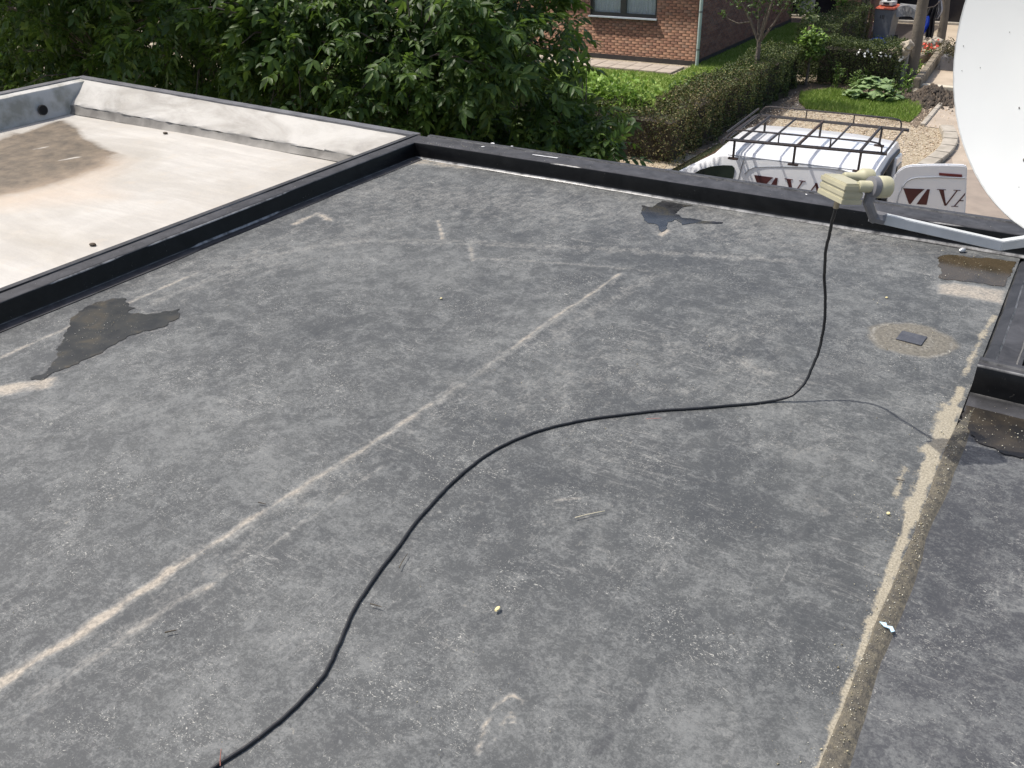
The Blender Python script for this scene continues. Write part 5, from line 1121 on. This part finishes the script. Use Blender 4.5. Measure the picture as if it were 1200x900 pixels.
# local frame: -x is the front, y across
def lo(x): return x
ST = [  # x, top z, roof half width, belt half width, shoulder z
 (0.0, 1.70, .70, .80), (-.04, 1.765, .75, .815), (-.5, 1.80, .765, .83), (-1.2, 1.81, .765, .83), (-1.70, 1.795, .75, .83), (-1.85, 1.75, .71, .83), (-2.25, 1.50, .64, .83), (-2.75, 1.16, .56, .82), (-2.85, 1.11, .60, .81), (-3.3, 1.02, .58, .79), (-3.6, .90, .52, .74), (-3.78, .70, .42, .66), (-3.84, .45, .38, .62)]
def sect(x, top, rh, bh):
    s = []
    zz = [(.30, bh-.05), (.45, bh), (.80, bh+.005)]
    belt = min(1.0, top-.06)
    P = [(y, z) for z, y in zz if z < top-.02]
    while len(P) < 3: P.append((P[-1][0]-.005, min(P[-1][1]+.05, top-.02)) if P else (bh, .3))
    P.append((bh, belt))
    for t, e_ in ((.35, .12), (.7, .38), (.92, .74)): P.append((bh+(rh-bh)*e_, belt+(top-.07-belt)*t if top > 1.15 else belt+(top-belt)*t*.8))
    P += [(rh, top-.045), (rh*.9, top-.012), (rh*.5, top+.004), (0, top+.008)]
    full = [(-y, z) for y, z in P]+[(y, z) for y, z in reversed(P[:-1])]
    return [(x, y, z) for y, z in full]
secs = [sect(*s) for s in ST]; K = len(secs[0]); vs = [v for s in secs for v in s]; fs = []; glass = []
for i in range(len(secs)-1):
    for j in range(K-1):
        q = (i*K+j, i*K+j+1, (i+1)*K+j+1, (i+1)*K+j)
        if 5 <= i <= 6 and 8 <= j <= 11: glass.append(q)
        else: fs.append(q)
fs.append(tuple(range((len(secs)-1)*K, len(secs)*K)))
for i in range(len(secs)-1): fs.append((i*K, (i+1)*K, (i+1)*K+K-1, i*K+K-1))
body = MB().add(vs, fs).build('body', WP, van, smooth=True)
gi = sorted({q for g in glass for q in g}); gmap = {q: n_i for n_i, q in enumerate(gi)}
gm = MB().add([vs[q] for q in gi], [tuple(gmap[q] for q in g) for g in glass]).build('windscreen', VGL, van, smooth=True)
# inside and rear opening
MB().box(-2.6, -.12, -.62, .62, .45, .47).build('load_floor', BKP, van)
MB().add([(-.10,-.66,.5),(-.10,.66,.5),(-.10,.60,1.66),(-.10,-.60,1.66)], [(0,1,2,3)]).build('dark_interior', mat('van_inside', (.012,.012,.013), None, 5, .9), van)
rf_ = MB()   # black rubber seal round the opening
rf_.tube([(.01,-.74,.5),(.012,-.745,1.0),(.01,-.70,1.35),(.006,-.60,1.62),(.004,-.52,1.69),(.004,0,1.715),(.004,.52,1.69)], .022, 6); rf_.build('door_seal', BKP, van, smooth=True)
fd = MB().add([(.02,.16,.45),(.02,.78,.45),(.02,.80,1.0),(.02,.70,1.38),(.02,.58,1.66),(.02,.16,1.70),(.07,.17,.45),(.07,.77,.45),(.07,.79,1.0),(.065,.69,1.37),(.05,.56,1.65),(.05,.17,1.69)],
    [(5,4,3,2,1,0),(6,7,8,9,10,11)]+[(i, (i+1)%6, (i+1)%6+6, i+6) for i in range(6)]).build('door', WP, van, bevel=.008, label='closed narrow far rear door')
MB().add([(.078,.24,1.05),(.078,.70,1.05),(.072,.62,1.36),(.060,.53,1.56),(.060,.24,1.58)], [(0,1,2,3,4)]).prism([(.072,.24,1.05),(.072,.70,1.05),(.066,.62,1.36),(.055,.53,1.56),(.055,.24,1.58)], (.008,0,0)).build('window', VGL, fd)
for s_ in (-1, 1):
    for wx in (-3.05, -.75):
        wv_ = MB().tube([(wx, s_*.70, .31), (wx, s_*.845, .31)], .31, 24).build('wheel', mat('tyre', (.02,.02,.02), None, 5, .8) if (s_ == -1 and wx < -2) else bpy.data.materials['tyre'], van)
        MB().tube([(wx, s_*.80, .31), (wx, s_*.853, .31)], .19, 18).build('rim', ARM, wv_)
def side_panel(name, px_l, off, mat_, parent, plane_y=-.83, thick=.004, **k):
    """outline drawn on the near flank, in van coordinates (x, z)"""
    return MB().prism([(x, plane_y-off, z) for x, z in px_l], (0, thick, 0)).build(name, mat_, parent, **k)
# the near flank leans in with height: helper giving y on the flank
def flank(z, top=1.80, rh=.765, bh=.83):
    prof = [(.30,bh-.05),(.45,bh),(.80,bh+.005),(1.0,bh)]+[(1.0+(top-.07-1.0)*t, bh+(rh-bh)*e_) for t, e_ in ((.35,.12),(.7,.38),(.92,.74))]+[(top-.045, rh)]
    for (z0, y0), (z1, y1) in zip(prof[:-1], prof[1:]):
        if z <= z1: return -(y0+(y1-y0)*(z-z0)/(z1-z0))
    return -rh
def on_flank(pts, off): return [Vector((x, flank(z)-off, z)) for x, z in pts]
def flank_shape(name, tris_or_poly, off, m, parent, thick=.003, **k):
    P = on_flank(tris_or_poly, off); n = len(P); back = [p+Vector((0, thick+off, 0)) for p in P]
    return MB().add(P+back, [tuple(range(n)), tuple(reversed(range(n, 2*n)))]+[(i, (i+1)%n, (i+1)%n+n, i+n) for i in range(n)]).build(name, m, parent, **k)
def local_of(u, v):
    """image pixel cast along its camera ray onto the near flank"""
    M_ = van.matrix_basis.copy() if False else Matrix.Translation(van.location) @ Matrix.Rotation(van.rotation_euler.z, 4, 'Z'); Mi = M_.inverted(); z = 1.4; 
    y = -.78
    for _ in range(8):
        d = Mi.to_3x3() @ Vector(ray(u, v)); o_ = Mi @ Vector(CAM); t = (y-o_.y)/d.y; p = o_+d*t; y = flank(min(max(p.z, .4), 1.75))
    return (p.x, p.z)
side_win = [local_of(u, v) for u, v in ((809,206),(820,199),(833,195),(848,193.5),(858,194),(861,197),(860,206),(857,215))]+[local_of(830, 214)]
sw = flank_shape('side_window', side_win, .006, VGL, van)
GRV = mat('panel_groove', (.33,.35,.38), None, 5, .6)
gl_ = [local_of(u, v) for u, v in ((873,204),(877,199),(884,196),(900,195.3),(930,195.5),(960,196.5),(985,199),(997,203),(1004,210))]
MB().tube([Vector((x, flank(z)-.001, z)) for x, z in gl_], .008, 6).build('panel_groove', GRV, van, smooth=True)
MB().tube([(x, -.758+.03*(x < -1.7)*(-x-1.7), 1.772) for x in (-.05, -.5, -1.0, -1.4, -1.66)], .007, 6).build('gutter', GRV, van, smooth=True)
dl = [local_of(u, v) for u, v in ((872,187),(869,196),(866,208),(864,216))]; MB().tube([Vector((x, flank(z)-.000, z)) for x, z in dl], .0035, 5).build('door_seam', BKP, van)
MRN = mat('dark_red_print', (.055,.012,.012), (.075,.016,.016), 9, .5)
def logo_polys(x, z, h, s=1.0):
    """slashed trapezoid mark then V A; x,z is the top-left corner, h cap height"""
    w_ = h*1.55
    mk1 = [(x, z), (x+w_*.80, z), (x+w_*.62, z-h*.35), (x+w_*.52, z-h*.60), (x+w_*.40, z-h), (x+w_*.33, z-h)]
    mk2 = [(x+w_*.90, z), (x+w_, z), (x+w_, z-h), (x+w_*.62, z-h), (x+w_*.74, z-h*.55)]
    return mk1, mk2
def letter_V(x, z, h):
    t = h*.13; w_ = h*1.24
    return [[(x+w_*.08, z), (x+w_*.30, z), (x+w_*.57, z-h), (x+w_*.49, z-h)], [(x+w_*.88, z), (x+w_*.94, z), (x+w_*.57, z-h), (x+w_*.53, z-h*.92)], [(x-w_*.02, z+h*.035), (x+w_*.40, z+h*.035), (x+w_*.40, z), (x-w_*.02, z)], [(x+w_*.74, z+h*.035), (x+w_*1.06, z+h*.035), (x+w_*1.06, z), (x+w_*.74, z)]]
def letter_A(x, z, h):
    w_ = h*1.24
    return [[(x+w_*.44, z), (x+w_*.54, z), (x+w_*.92, z-h), (x+w_*.70, z-h)], [(x+w_*.46, z-h*.05), (x+w_*.50, z-h*.12), (x+w_*.12, z-h), (x+w_*.06, z-h)], [(x+w_*.26, z-h*.60), (x+w_*.72, z-h*.60), (x+w_*.74, z-h*.655), (x+w_*.24, z-h*.655)], [(x-w_*.06, z-h), (x+w_*.26, z-h), (x+w_*.26, z-h*1.035), (x-w_*.06, z-h*1.035)], [(x+w_*.60, z-h), (x+w_*1.04, z-h), (x+w_*1.04, z-h*1.035), (x+w_*.60, z-h*1.035)]]
lx, lz = local_of(884, 205); hL = .175
for pl_ in logo_polys(lx, lz, hL): flank_shape('emblem', pl_, .008, MRN, van)
for nm, fn, ux in (('letter', letter_V, 920), ('letter', letter_A, 946)):
    x_, z_ = local_of(ux, 209)
    for pl_ in fn(x_, lz, hL): flank_shape(nm, pl_, .008, MRN, van)
# open near door: its own plane, hinged at the near rear corner
hingeW = Vector((-1.80, 10.02, 0)); phi = math.radians(12); dd_ = Vector((math.cos(phi), math.sin(phi), 0)); dnn = Vector((math.sin(phi), -math.cos(phi), 0))
Mv = (Matrix.Translation(van.location) @ Matrix.Rotation(van.rotation_euler.z, 4, 'Z')).inverted()
def door_pt(u, v): return plane_hit(u, v, hingeW, dnn)
def dpoly(name, px, m, parent, off=0, thick=.03, bevel=0, **k):
    P = [Mv @ (door_pt(u, v)+dnn*off) for u, v in px]; e_ = Mv.to_3x3() @ (-dnn*thick); return MB().prism(P, e_).build(name, m, parent, bevel=bevel, **k)
outline = [(1040,300),(1040,232),(1042,222),(1045,213),(1049,205),(1054,199),(1060,195.5),(1068,193.8),(1085,193.2),(1110,193),(1131,193.6),(1133.5,196),(1131,262),(1126,330)]
vd = dpoly('door', outline, WP, van, 0, .05, .012, label='open near rear door with dark red lettering')
rec = [(1052,300),(1051,236),(1053,228),(1057,220),(1062,213),(1068,209.5),(1076,208),(1100,207.5),(1131,208.5)]
Pg = [Mv @ (door_pt(u, v)+dnn*.002) for u, v in rec]; MB().tube(Pg, .009, 6).build('panel_groove', GRV, vd, smooth=True)
bl2 = dpoly('brake_light', [(1100.5,202.5),(1127.5,204.5),(1127.2,207.6),(1100.5,205.4)], mat('brake_light_red', (.16,.03,.03), None, 5, .3), vd, .006, .01)
# lettering on the door, laid out along the door plane
o0 = door_pt(1058.5, 220.5); sl = ((door_pt(1115, 223)-o0).normalized()); hD = .17
def dshape(name, poly):
    P = [Mv @ (o0+sl*x+Vector((0,0,z))+dnn*.004) for x, z in poly]; MB().prism(P, Mv.to_3x3() @ (-dnn*.003)).build(name, MRN, vd)
for pl_ in logo_polys(0, 0, hD): dshape('emblem', pl_)
for pl_ in letter_V(.335, 0, hD): dshape('letter', pl_)
def clip_x(pl_, xm):
    out = []
    for (x0, z0), (x1, z1) in zip(pl_, pl_[1:]+pl_[:1]):
        if x0 <= xm: out.append((x0, z0))
        if (x0 <= xm) != (x1 <= xm): t = (xm-x0)/(x1-x0); out.append((xm, z0+(z1-z0)*t))
    return out
xm_ = (door_pt(1131, 230)-o0).length-.006
for pl_ in letter_A(.345+.172, 0, hD):
    q = clip_x(pl_, xm_)
    if len(q) > 2: dshape('letter', q)
# roof rack
RK = mat('black_rack_paint', (.022,.021,.022), (.05,.035,.03), 14, .5, .3, 60); RS = mat('rusty_rack', (.09,.05,.035), (.035,.028,.026), 20, .8, .4, 60)
rack = empty('roof_rack', (0,0,0)); rack.parent = van; rack['label'] = 'black tubular roof rack with seven crossbars'
rk = van
def rtube(name, P, r, m=RK): return MB().tube([Mv @ Vector(p) for p in P], r, 6).build(name, m, rack, smooth=True)
bpy.data.objects.remove(rack, do_unlink=True)
rack = MB().tube([Mv @ Vector(p) for p in ((-3.46,9.70,2.0),(-1.76,9.90,2.0))], .018, 6).build('roof_rack', RK, van, smooth=True, label='black tubular roof rack on the van')
zR = 2.0; zU = 2.115
nearR = lambda t: Vector((-3.46+1.70*t, 9.70+.19*t, 0)); farR = lambda t: Vector((-3.52+1.72*t, 10.93+.06*t, 0))
V3 = lambda p, z: Vector((p.x, p.y, z))
rtube('rail', [V3(farR(0), zR), V3(farR(.5), zR), V3(farR(1.02), zR)], .018)
for R_, in ((nearR,), (farR,)):
    rtube('upper_rail', [V3(R_(.0), zR), V3(R_(.03), zU-.05), V3(R_(.05), zU-.01), V3(R_(.09), zU), V3(R_(.5), zU), V3(R_(.90), zU), V3(R_(.95), zU-.012), V3(R_(.965), zU-.05), V3(R_(.967), zR)], .0095)
    for t in (.34, .66): rtube('upright', [V3(R_(t), zR), V3(R_(t), zU)], .008)
    for t in (.06, .45, .85):
        p = R_(t); rtube('foot', [V3(p, zR), V3(p, 1.80)], .014); q = Mv @ V3(p, 1.795); MB().box(q.x-.055, q.x+.055, q.y-.02, q.y+.02, 1.782, 1.80).build('foot_plate', RS, rack)
rtube('front_rail', [V3(nearR(0), zU-.04), V3(farR(0), zU-.04)], .012); rtube('deflector', [V3(nearR(-.02), zR-.06), V3(nearR(-.02), zR-.02), V3(farR(-.015), zR-.02)], .022)
for i, t in enumerate((.0, .09, .27, .46, .65, .84, .985)):
    a, b3 = V3(nearR(t), zR), V3(farR(t), zR); rtube('crossbar', [a, a.lerp(b3, .5), b3], .019 if i in (1, 3, 5) else .013, RS if i in (3,) else RK)
